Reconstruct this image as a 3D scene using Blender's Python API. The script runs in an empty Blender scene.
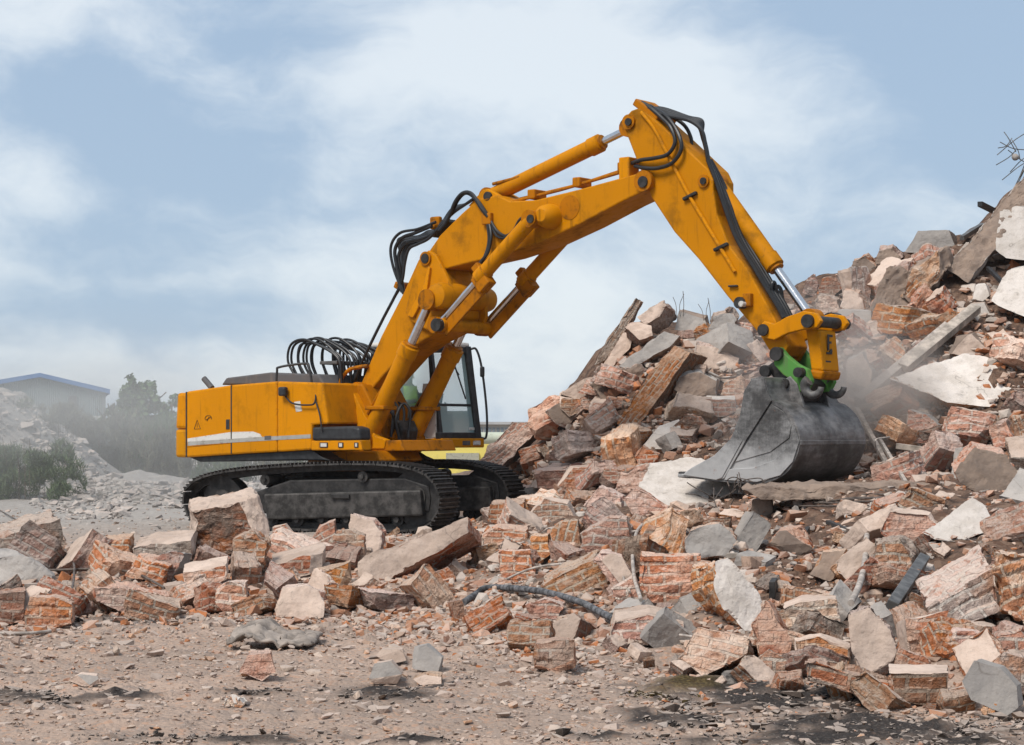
import bpy, bmesh, math, random
import numpy as np
from mathutils import Vector, Matrix, noise as mnoise
R = math.radians
random.seed(7); rng = np.random.default_rng(11)
S = bpy.context.scene; COL = S.collection
F, HY, CX, CZ = 2000.0, 437.0, 512.0, 1.65          # focal length (px), horizon row, centre column, eye height (m)

# ------------------------------------------------------------------ helpers
def link(o, parent=None):
    COL.objects.link(o)
    if parent is not None: o.parent = parent
    return o
def tag(o, label=None, cat=None, group=None, kind=None):
    for k, v in (('label', label), ('category', cat), ('group', group), ('kind', kind)):
        if v: o[k] = v
    return o
def empty(name, loc=(0, 0, 0), rz=0):
    o = bpy.data.objects.new(name, None); o.empty_display_size = .2
    o.location = loc; o.rotation_euler = (0, 0, rz)
    return link(o)
def at(px, py, Y): return Vector(((px - CX) / F * Y, Y, CZ + (HY - py) / F * Y))
def mesh_obj(name, V, Fa, mat, parent=None, smooth=False, bevel=0):
    me = bpy.data.meshes.new(name); me.from_pydata([tuple(v) for v in V], [], Fa); me.update()
    bm = bmesh.new(); bm.from_mesh(me); bmesh.ops.recalc_face_normals(bm, faces=bm.faces); bm.to_mesh(me); bm.free()
    me.materials.append(mat)
    o = link(bpy.data.objects.new(name, me), parent)
    if smooth:
        me.polygons.foreach_set('use_smooth', [True] * len(me.polygons))
        md = o.modifiers.new('ws', 'EDGE_SPLIT'); md.split_angle = R(40)
    if bevel:
        b = o.modifiers.new('bv', 'BEVEL'); b.width = bevel; b.segments = 2; b.limit_method = 'ANGLE'; b.angle_limit = R(35)
    return o
class MB:
    def __init__(s): s.V = []; s.F = []
    def add(s, V, Fa):
        n = len(s.V); s.V += [Vector(v) for v in V]; s.F += [tuple(i + n for i in f) for f in Fa]; return s
    def prism(s, P, y0, y1):                    # P: (x, z) outline, extruded along y
        n = len(P)
        V = [(p[0], y0, p[1]) for p in P] + [(p[0], y1, p[1]) for p in P]
        return s.add(V, [tuple(range(n)), tuple(range(2 * n - 1, n - 1, -1))] + [(i, (i + 1) % n, n + (i + 1) % n, n + i) for i in range(n)])
    def box(s, c, d, M=None):
        V = []
        for x in (-.5, .5):
            for y in (-.5, .5):
                for z in (-.5, .5):
                    v = Vector((x * d[0], y * d[1], z * d[2]))
                    V.append((M @ v if M else v) + Vector(c))
        return s.add(V, [(0, 1, 3, 2), (4, 6, 7, 5), (0, 4, 5, 1), (2, 3, 7, 6), (0, 2, 6, 4), (1, 5, 7, 3)])
    def tube(s, P, r, n=8, cap=True):
        P = [Vector(p) for p in P]; rr = r if isinstance(r, (list, tuple)) else [r] * len(P)
        V = []; Fa = []; up = Vector((.13, .31, .94)).normalized(); u = None
        for i, p in enumerate(P):
            d = (P[min(i + 1, len(P) - 1)] - P[max(i - 1, 0)])
            if d.length < 1e-9: d = Vector((1, 0, 0))
            d.normalize()
            u = (up if u is None else u); u = u - d * u.dot(d)
            if u.length < .05: u = d.orthogonal()
            u.normalize(); w = d.cross(u)
            V += [p + (u * math.cos(6.28318 * k / n) + w * math.sin(6.28318 * k / n)) * rr[i] for k in range(n)]
        for i in range(len(P) - 1):
            for k in range(n):
                a = i * n + k; b = i * n + (k + 1) % n; Fa.append((a, b, b + n, a + n))
        if cap: Fa += [tuple(range(n - 1, -1, -1)), tuple(range((len(P) - 1) * n, len(P) * n))]
        return s.add(V, Fa)
    def build(s, name, mat, parent=None, smooth=False, bevel=0): return mesh_obj(name, s.V, s.F, mat, parent, smooth, bevel)
def spline(P, k=7):
    P = [Vector(p) for p in P]; P = [P[0] * 2 - P[1]] + P + [P[-1] * 2 - P[-2]]; out = []
    for i in range(1, len(P) - 2):
        for j in range(k):
            t = j / k; a, b, c, d = P[i - 1], P[i], P[i + 1], P[i + 2]
            out.append(.5 * ((2 * b) + (c - a) * t + (2 * a - 5 * b + 4 * c - d) * t * t + (3 * b - a - 3 * c + d) * t ** 3))
    return out + [P[-2]]
def vnoise(p, seed=0):                          # value noise on an (n, 3) array, -1..1
    p = np.asarray(p, float) + seed * 17.31; i = np.floor(p); f = p - i; f = f * f * (3 - 2 * f)
    def h(a, b, c):
        v = np.sin((i[:, 0] + a) * 127.1 + (i[:, 1] + b) * 311.7 + (i[:, 2] + c) * 74.7) * 43758.5453
        return v - np.floor(v)
    def lx(b, c): return h(0, b, c) * (1 - f[:, 0]) + h(1, b, c) * f[:, 0]
    def ly(c): return lx(0, c) * (1 - f[:, 1]) + lx(1, c) * f[:, 1]
    return 2 * (ly(0) * (1 - f[:, 2]) + ly(1) * f[:, 2]) - 1
def fbm(p, seed=0, o=3):
    p = np.asarray(p, float); t = 0; a = 1
    for k in range(o): t = t + a * vnoise(p * 2.03 ** k, seed + k * 3); a *= .5
    return t / 1.75

# ------------------------------------------------------------------ materials
class NT:
    def __init__(s, name):
        s.m = bpy.data.materials.new(name); s.m.use_nodes = True; s.t = s.m.node_tree; s.b = s.t.nodes['Principled BSDF']
    def n(s, typ, ins=None, out=0, **kw):
        nd = s.t.nodes.new('ShaderNode' + typ)
        for k, v in kw.items(): setattr(nd, k, v)
        for k, v in (ins or {}).items(): s.set(nd.inputs[k], v)
        return nd.outputs[out]
    def set(s, sock, v):
        if isinstance(v, bpy.types.NodeSocket): s.t.links.new(v, sock)
        elif isinstance(v, (tuple, list)) and len(v) == 3 and sock.type == 'RGBA': sock.default_value = (*v, 1)
        else: sock.default_value = v
    def noise(s, vec, scale, detail=5, rough=.6): return s.n('TexNoise', {'Vector': vec, 'Scale': scale, 'Detail': detail, 'Roughness': rough})
    def ramp(s, f, a, b, lo=0., hi=1.): return s.n('MapRange', {0: f, 1: a, 2: b, 3: lo, 4: hi}, interpolation_type='SMOOTHSTEP')
    def mix(s, f, a, b, mode='MIX'):
        nd = s.t.nodes.new('ShaderNodeMix'); nd.data_type = 'RGBA'; nd.blend_type = mode
        s.set(nd.inputs[0], f); s.set(nd.inputs[6], a); s.set(nd.inputs[7], b); return nd.outputs[2]
    def math(s, op, a, b=0.): return s.n('Math', {0: a, 1: b}, operation=op)
    def obj(s, jitter=True):
        v = s.n('TexCoord', out=3)
        if not jitter: return v
        r = s.n('ObjectInfo', out=5)
        return s.n('VectorMath', {0: v, 1: s.n('CombineXYZ', {0: s.math('MULTIPLY', r, 31.), 1: s.math('MULTIPLY', r, 17.), 2: s.math('MULTIPLY', r, 23.)})}, operation='ADD')
    def fin(s, col, rough=.85, metal=0., bump=None, strength=.4, dist=.02, spec=.3):
        s.set(s.b.inputs['Base Color'], col); s.set(s.b.inputs['Roughness'], rough); s.set(s.b.inputs['Metallic'], metal); s.b.inputs['Specular IOR Level'].default_value = spec
        if bump is not None: s.set(s.b.inputs['Normal'], s.n('Bump', {'Height': bump, 'Strength': strength, 'Distance': dist}))
        return s.m
def mat_brick(name, c1, c2, mortar, patch, patch_amt, dark=.5, orange=(.47, .185, .085), dust=.82):
    t = NT(name); o = t.obj(); uv = t.n('TexCoord', out=2)
    wob = t.n('TexNoise', {'Vector': o, 'Scale': 5., 'Detail': 3.}, out=1)
    uvw = t.n('VectorMath', {0: uv, 1: t.n('VectorMath', {0: wob, 1: (.032, .032, .032)}, operation='MULTIPLY')}, operation='ADD')
    br = t.t.nodes.new('ShaderNodeTexBrick'); t.set(br.inputs['Vector'], uvw)
    for k, v in (('Color1', c1), ('Color2', c2), ('Mortar', mortar)): t.set(br.inputs[k], v)
    for k, v in (('Scale', 1.), ('Mortar Size', .013), ('Mortar Smooth', .25), ('Brick Width', .25), ('Row Height', .085), ('Bias', 0.)): br.inputs[k].default_value = v
    n1 = t.noise(o, 1.7, 7, .62); n2 = t.noise(o, 7., 6, .65); n3 = t.noise(o, 28., 4, .7); n4 = t.noise(t.n('VectorMath', {0: o, 1: (5.3, 2.1, 9.7)}, operation='ADD'), 2.6, 6, .62)
    c = t.mix(t.ramp(n4, .52, .64), br.outputs[0], orange)
    n5 = t.noise(t.n('VectorMath', {0: o, 1: (3.1, 8.7, 1.3)}, operation='ADD'), 4.2, 6, .66); n6 = t.noise(o, 13., 5, .68)
    pk = t.mix(t.ramp(n5, .42, .6), patch, tuple(a * .55 + b * .45 for a, b in zip(patch, c1)))
    c = t.mix(t.ramp(n1, patch_amt + .08, patch_amt - .02), c, pk)
    c = t.mix(t.ramp(n6, .50, .36, 0., .5), c, tuple(x * .42 for x in c1)); c = t.mix(t.ramp(n6, .54, .74, 0., .55), c, tuple(min(.62, x * 1.28) for x in patch))
    c = t.mix(t.math('MULTIPLY', t.ramp(n2, .56, .72), dark), c, (.055, .047, .042))
    c = t.mix(t.ramp(n3, .4, .75, .0, .35), c, t.mix(.5, c, (.66, .54, .45)))
    c = t.mix(t.ramp(n3, .42, .26, 0., .55), c, (.13, .075, .05))
    nz = t.n('SeparateXYZ', {0: t.n('NewGeometry', out=1)}, out=2)
    d = t.math('MULTIPLY', t.ramp(t.math('ADD', nz, t.math('MULTIPLY', t.math('SUBTRACT', n2, .5), 1.1)), .35, .95), dust)
    c = t.mix(d, c, (.61, .455, .365))
    r = t.n('ObjectInfo', out=5)
    c = t.n('HueSaturation', {'Hue': t.ramp(r, 0., 1., .491, .508), 'Saturation': t.ramp(t.math('FRACT', t.math('MULTIPLY', r, 7.7)), 0., 1., .78, 1.12), 'Value': t.ramp(t.math('FRACT', t.math('MULTIPLY', r, 5.3)), 0., 1., .88, 1.25), 'Color': c})
    h = t.math('ADD', t.math('MULTIPLY', br.outputs[1], -.6), t.math('ADD', t.math('ADD', t.math('MULTIPLY', n2, 1.0), t.math('MULTIPLY', n6, .9)), t.math('MULTIPLY', n3, .5)))
    return t.fin(c, .93, 0, h, 1.0, .05, .12)
def mat_plain(name, c, c2, rough=.9, scale=3., stain=(.2, .17, .15), samt=.5, bump=.5, dust=.3):
    t = NT(name); o = t.obj(); n1 = t.noise(o, scale, 7, .62); n2 = t.noise(o, scale * 6, 6, .7)
    n3 = t.n('TexVoronoi', {'Vector': t.n('VectorMath', {0: o, 1: t.n('VectorMath', {0: t.n('TexNoise', {'Vector': o, 'Scale': 3.}, out=1), 1: (.6, .6, .6)}, operation='MULTIPLY')}, operation='ADD'), 'Scale': 1.3}, feature='DISTANCE_TO_EDGE')
    k = t.mix(t.ramp(n1, .38, .62), c, c2)
    k = t.mix(t.math('MULTIPLY', t.ramp(n2, .54, .72), samt), k, stain)
    k = t.mix(t.math('MULTIPLY', t.ramp(n3, .0, .014, 1., 0.), t.ramp(n1, .45, .6, 0., .5)), k, (.13, .11, .095)); nf_ = t.noise(o, scale * 16, 5, .75); k = t.mix(t.ramp(nf_, .55, .75, 0., .35), k, stain)
    r = t.n('ObjectInfo', out=5)
    k = t.n('HueSaturation', {'Value': t.ramp(t.math('FRACT', t.math('MULTIPLY', r, 9.1)), 0., 1., .86, 1.12), 'Color': k})
    return t.fin(k, rough, 0, t.math('ADD', n2, t.math('MULTIPLY', n1, .8)), bump, .03, .2)
def mat_paint(name, c, dirt=(.16, .09, .03), amt=.5, rough=.46, scale=1.6, chip=True, spec=.10):
    t = NT(name); o = t.obj(); n1 = t.noise(o, scale, 8, .66); n2 = t.noise(o, 22., 6, .7); n4 = t.noise(o, .7, 3, .5)
    w = t.n('TexNoise', {'Vector': t.n('VectorMath', {0: o, 1: (9., 9., .9)}, operation='MULTIPLY'), 'Scale': 1.2, 'Detail': 6.})
    k = t.mix(t.ramp(n4, .3, .7, .0, .5), c, tuple(x * .78 for x in c))
    k = t.mix(t.math('MULTIPLY', t.ramp(n1, .50, .74), amt), k, dirt)
    k = t.mix(t.math('MULTIPLY', t.ramp(w, .56, .78), amt * .8), k, dirt)
    if chip: k = t.mix(t.math('MULTIPLY', t.ramp(n2, .68, .73), .8), k, (.05, .03, .02))
    bv = t.n('Bevel', {'Radius': .045}, samples=3); ed = t.n('VectorMath', {0: bv, 1: t.n('NewGeometry', out=1)}, 1, operation='DOT_PRODUCT')
    k = t.mix(t.math('MULTIPLY', t.ramp(ed, .985, .90), t.ramp(t.noise(o, 9., 6, .7), .48, .6, 0., .85)), k, (.10, .055, .022))
    return t.fin(k, t.ramp(n1, .35, .7, rough, rough + .32), 0, n2, .06, .01, spec)
def mat_simple(name, c, rough=.6, metal=0., amp=.35, scale=9., spec=.4, bump=.15):
    t = NT(name); o = t.obj(); n = t.noise(o, scale, 6, .65)
    return t.fin(t.mix(t.ramp(n, .35, .68), tuple(x * (1 - amp) for x in c), tuple(min(1, x * (1 + amp)) for x in c)), rough, metal, n, bump, .01, spec)
M = {}
M['b'] = mat_brick('pink_brick', (.50, .20, .105), (.36, .165, .105), (.52, .42, .34), (.55, .37, .275), .455)
M['o'] = mat_brick('orange_brick', (.50, .19, .075), (.36, .14, .075), (.50, .38, .29), (.50, .33, .235), .43, .6)
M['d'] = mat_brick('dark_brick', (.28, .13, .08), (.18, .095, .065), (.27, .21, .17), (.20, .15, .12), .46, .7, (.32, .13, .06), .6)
M['g'] = mat_brick('grey_brick', (.40, .25, .18), (.27, .20, .17), (.47, .40, .34), (.44, .35, .29), .44, .5, (.42, .20, .10))
M['p'] = mat_plain('plaster', (.54, .42, .345), (.44, .335, .27), samt=.45)
M['w'] = mat_plain('white_plaster', (.60, .54, .49), (.49, .435, .385), samt=.4, bump=.45)
M['c'] = mat_plain('concrete', (.36, .325, .295), (.29, .265, .245), samt=.45)
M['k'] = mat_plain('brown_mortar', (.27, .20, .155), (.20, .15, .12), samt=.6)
M['yel'] = mat_paint('yellow_paint', (.58, .218, .0), (.17, .078, .008), .5)
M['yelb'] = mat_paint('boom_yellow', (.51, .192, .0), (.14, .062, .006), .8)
M['yel2'] = mat_paint('greasy_yellow', (.40, .135, .0), (.045, .025, .01), .95, .45, 4.)
M['lem'] = mat_paint('lemon_paint', (.54, .22, .0), amt=.3)
M['whi'] = mat_paint('white_paint', (.62, .60, .56), (.3, .25, .2), .4)
M['gry'] = mat_paint('grey_hood', (.10, .10, .105), (.2, .17, .14), .5, .6)
M['gre'] = mat_paint('green_paint', (.085, .25, .055), (.12, .10, .08), .95)
M['rub'] = mat_simple('black_hose', (.013, .013, .014), .42, 0, .3)
M['blk'] = mat_simple('black_plastic', (.022, .023, .025), .5, 0, .4)
M['stl'] = mat_simple('dark_steel', (.028, .026, .025), .55, .2, .5)
M['trk'] = mat_simple('track_steel', (.05, .046, .043), .6, .3, .6, 6.)
M['chr'] = mat_simple('chrome', (.62, .62, .63), .2, 1., .08)
M['hok'] = mat_simple('worn_hook_steel', (.13, .125, .12), .55, .4, .4)
def mat_bucket(name, lo, hi, a, b, zw=0.):
    t = NT(name); o = t.obj(False); n1 = t.noise(o, 1.6, 8, .68)
    sc = t.noise(t.n('VectorMath', {0: o, 1: (6., 3., 11.)}, operation='MULTIPLY'), 1.4, 7, .7)
    zz = t.math('MULTIPLY', t.ramp(t.n('SeparateXYZ', {0: o}, out=2), 1.75, 1.02), zw)      # lower part scoured by rubble
    fine = t.noise(t.n('VectorMath', {0: o, 1: (30., 6., 4.)}, operation='MULTIPLY'), 1.5, 6, .7)
    k = t.mix(t.ramp(t.math('ADD', t.math('ADD', t.math('MULTIPLY', n1, .65), zz), t.math('ADD', t.math('MULTIPLY', sc, .3), t.math('MULTIPLY', fine, .15))), a, b), lo, hi)
    k = t.mix(t.math('MULTIPLY', t.ramp(t.noise(o, 7., 6, .7), .62, .72), .5), k, (.24, .12, .07))
    return t.fin(k, t.ramp(sc, .3, .7, .34, .6), .35, sc, .12, .01, .5)
M['buk'] = mat_bucket('bucket_steel', (.05, .048, .047), (.30, .285, .275), .42, .74)
M['bus'] = mat_bucket('scoured_bucket_side', (.055, .052, .05), (.43, .42, .41), .45, .86, .34)
M['edg'] = mat_bucket('worn_steel', (.20, .195, .19), (.52, .51, .505), .38, .62)
t = NT('glass'); M['gla'] = t.fin((.62, .86, .86), .03); t.b.inputs['Alpha'].default_value = .34; t.b.inputs['Specular IOR Level'].default_value = .6
def mat_wall(name, c, d, s=.9): return mat_plain(name, c, d, samt=.25, bump=.1, scale=.5)
# ------------------------------------------------------------------ terrain
RX = [(395, 480), (450, 478), (480, 474), (520, 440), (560, 404), (600, 346), (640, 322), (665, 322), (700, 328), (735, 327), (770, 300), (800, 286), (830, 277), (860, 270), (900, 257), (930, 246), (960, 244), (990, 222), (1024, 186), (1080, 120), (1200, 90), (1500, 200), (1800, 420)]
RY = 41.0
_rx = np.array([(p[0] - CX) / F * RY for p in RX]); _rz = np.array([CZ + (HY - p[1]) / F * RY for p in RX])
def sstep(t): t = np.clip(t, 0, 1); return t * t * (3 - 2 * t)
def terrain(x, y, rough=True):
    x = np.asarray(x, float); y = np.asarray(y, float)
    yb = np.interp(x, [-6.5, -4.4, -2, -.73, .88, 1.6, 3.0, 5], [17.0, 17.3, 19.0, 19.6, 16.0, 13.2, 12.2, 11.5])
    amp = np.interp(x, [-7, -2.5, -.8, .3, 1.5, 3, 5], [.16, .2, .34, .52, .66, .72, 1.1])
    z = amp * (1 - np.exp(-np.clip(y - yb, 0, None) / 8.5)) * sstep((y - yb) / 1.2)
    z = z * np.where(x < .6, 1 - sstep((y - yb - 6.5) / 5.0) * np.interp(x, [-1.5, .6], [1, 0]), 1)
    ys = np.interp(x, [-1, .4, 1.2, 2.2, 4.8, 5.6, 8], [39.0, 36.5, 33.0, 31.8, 31.6, 30.5, 28.5])
    up = sstep((y - ys) / (RY - ys)) ** .9
    rid = np.clip(np.interp(x, _rx, _rz, left=0) - z, 0, None)
    back = 1 - sstep((y - RY - .5) / 14)
    z = z + rid * up * back
    z = z * np.where(y > RY, back, 1)
    z = z + .42 * np.exp(-((x - 1.1) / 1.25) ** 2 - ((y - 21.5) / 4.5) ** 2) + .30 * np.exp(-((x + 3.6) / 2.2) ** 2 - ((y - 23.0) / 3.2) ** 2) + .25 * np.exp(-((x - 4.0) / 1.0) ** 2 - ((y - 19) / 4) ** 2) - .38 * np.exp(-((x - 3.25) / .75) ** 2 - ((y - 24.5) / 2.2) ** 2)
    # the old grey spoil mound far on the open side
    m = 3.1 * np.clip(1 - np.clip((x + 15.7) / 3.6, 0, None), 0, 1) ** 1.1 * sstep((y - 53) / 7) * (1 - sstep((y - 64) / 6)) * np.where(x < -30, np.clip(1 + (x + 30) / 8, 0, 1), 1)
    z = z + np.maximum(m, .55 * np.exp(-((x + 11.2) / 2.6) ** 2 - ((y - 60) / 3) ** 2))
    if rough:
        p = np.stack([x, y, z * 0], -1).reshape(-1, 3)
        heap = np.clip(z / .5, 0, 1)
        far = np.clip(1.5 - y / 60, .2, 1)
        hill = np.clip(z - .7, 0, 1.5)
        st_ = fbm(p * np.array([.9, .9, 0]) + 7, 13, 2).reshape(x.shape); z = z + .22 * np.clip(hill, 0, 1) * (np.floor(st_ * 3.2) / 3.2 + .25)
        n = fbm(p * 1.1, 1, 3).reshape(x.shape) * (.045 + .17 * heap) + fbm(p * 4.5, 5, 3).reshape(x.shape) * (.04 + .06 * heap) * far + np.abs(fbm(p * 9., 8, 2)).reshape(x.shape) * .06 * (y < 40)
        z = z + n
    return z
def cast(px, py, y0=9.0, y1=95.0, n=420):
    px = np.atleast_1d(np.asarray(px, float)); py = np.atleast_1d(np.asarray(py, float))
    u = (px - CX) / F; v = (HY - py) / F
    Ys = y0 * (y1 / y0) ** (np.arange(n) / (n - 1)); hit = np.full(px.shape, np.nan); prev = np.full(px.shape, y0)
    for Y in Ys:
        below = (CZ + v * Y) < terrain(u * Y, np.full(px.shape, Y), False)
        new = below & np.isnan(hit); hit[new] = .5 * (Y + prev[new]); prev = np.full(px.shape, Y)
    return hit
# stains of soot on the bare soil: (px, py, half width, half height)
SOOT = [(30, 700, 60, 6), (215, 740, 120, 4), (385, 697, 48, 9), (130, 697, 30, 4), (250, 694, 40, 4), (790, 700, 120, 15), (900, 729, 150, 13), (720, 690, 85, 10), (840, 742, 190, 9), (690, 722, 60, 7), (120, 622, 40, 5), (430, 743, 60, 3), (700, 725, 40, 6), (960, 742, 60, 5), (600, 742, 40, 3)]
MOSS = [(690, 692, 52, 9), (655, 697, 26, 5)]
def make_ground():
    dx = np.concatenate([np.arange(-18.5, -9.5, .13), np.arange(-9.5, 12.0, .085)])
    ext = 11.9 * 1.22 ** np.arange(1, 22)
    xs = np.concatenate([-(ext[::-1] + 7), dx, ext + .2])
    ys = [1.0, 4, 7]; y = 9.2
    while y < 46: ys.append(y); y += .045 * (y / 10) ** 1.25
    while y < 70: ys.append(y); y += .28
    while y < 100: ys.append(y); y += .9
    while y < 420: ys.append(y); y *= 1.16
    ys = np.array(ys); X, Y = np.meshgrid(xs, ys)
    Z = terrain(X, Y)
    V = np.stack([X, Y, Z], -1).reshape(-1, 3)
    nx, ny = len(xs), len(ys)
    i = np.arange(nx * ny).reshape(ny, nx)
    Fa = np.stack([i[:-1, :-1], i[:-1, 1:], i[1:, 1:], i[1:, :-1]], -1).reshape(-1, 4)
    # real-place coverage masks (soot patches, moss, heap rubble), in metres on the ground
    U = CX + F * V[:, 0] / V[:, 1]; W = HY + F * CZ / V[:, 1]
    def mask(L, sc, seed):
        m = np.zeros(len(V)); nn = fbm(V * np.array([2.2, 1.1, 0]) * sc, seed, 4); n2_ = fbm(V * np.array([9., 5., 0]), seed + 5, 3)
        for (a, b, c, d) in L: m = np.maximum(m, 1.05 - np.sqrt(((U - a) / c) ** 2 + ((W - b) / d) ** 2) + .9 * nn + .6 * n2_)
        return np.clip(m * 1.5, 0, 1)
    soot = mask(SOOT, 1.0, 21); soot[V[:, 2] > .5] = 0; moss = mask(MOSS, 1.2, 31)
    V[:, 2] += .035 * soot * (.5 + fbm(V * 9, 3, 2)) + .05 * moss * (.6 + .6 * fbm(V * 8, 4, 2))
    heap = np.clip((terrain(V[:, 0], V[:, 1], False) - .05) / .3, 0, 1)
    me = bpy.data.meshes.new('ground'); me.from_pydata(V.tolist(), [], Fa.tolist())
    for nm, a in (('soot', soot), ('moss', moss), ('heap', heap)):
        at_ = me.attributes.new(nm, 'FLOAT', 'POINT'); at_.data.foreach_set('value', a.astype(np.float32))
    o = link(bpy.data.objects.new('ground', me)); o['kind'] = 'structure'
    t = NT('soil_and_rubble'); p = t.n('NewGeometry', out=0)
    n1 = t.noise(p, .55, 7, .6); n2 = t.noise(p, 5., 7, .66); n3 = t.noise(p, 30., 5, .7)
    vo = t.t.nodes.new('ShaderNodeTexVoronoi'); t.set(vo.inputs['Vector'], p); vo.inputs['Scale'].default_value = 11.; vo.inputs['Randomness'].default_value = 1.
    vb = t.t.nodes.new('ShaderNodeTexVoronoi'); t.set(vb.inputs['Vector'], p); vb.inputs['Scale'].default_value = 28.
    a = lambda k: t.n('Attribute', out=2, attribute_name=k)
    soil = t.mix(t.ramp(n1, .35, .65), (.41, .30, .235), (.30, .225, .18))
    soil = t.mix(t.ramp(n2, .45, .72, 0., .7), soil, (.235, .19, .165))
    soil = t.mix(t.ramp(n3, .5, .8, 0., .55), soil, (.47, .385, .335))
    peb = t.n('SeparateColor', {0: vb.outputs[1]}, out=0)
    soil = t.mix(t.math('MULTIPLY', t.ramp(peb, .86, .92), .35), soil, (.46, .24, .14))
    rub = t.mix(t.n('SeparateColor', {0: vo.outputs[1]}, out=0), (.105, .06, .042), (.19, .125, .09))  # heap base darkened: crevice shade between blocks is painted into the colour
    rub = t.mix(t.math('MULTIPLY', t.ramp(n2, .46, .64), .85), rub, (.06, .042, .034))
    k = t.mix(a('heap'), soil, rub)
    sep = t.n('SeparateXYZ', {0: p}); far = t.ramp(t.n('SeparateXYZ', {0: p}, out=1), 24., 42.)
    k = t.mix(t.math('MULTIPLY', far, t.ramp(t.n('SeparateXYZ', {0: p}, out=0), 0., -3.)), k, t.mix(t.ramp(n2, .35, .65), (.30, .27, .245), (.37, .34, .31)))
    k = t.mix(t.math('MULTIPLY', a('soot'), t.ramp(n3, .25, .55, .75, 1.)), k, t.mix(t.ramp(n3, .45, .7), (.022, .02, .02), (.10, .085, .075)))
    k = t.mix(t.math('MULTIPLY', a('moss'), .85), k, t.mix(t.ramp(n3, .4, .65), (.045, .03, .012), (.12, .085, .03)))
    hgt = t.math('ADD', t.math('ADD', n2, t.math('MULTIPLY', n3, .5)), t.math('MULTIPLY', t.math('SUBTRACT', 1., vb.outputs[0]), .5))
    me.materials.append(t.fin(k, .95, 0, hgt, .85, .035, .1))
    return o
make_ground()

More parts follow.
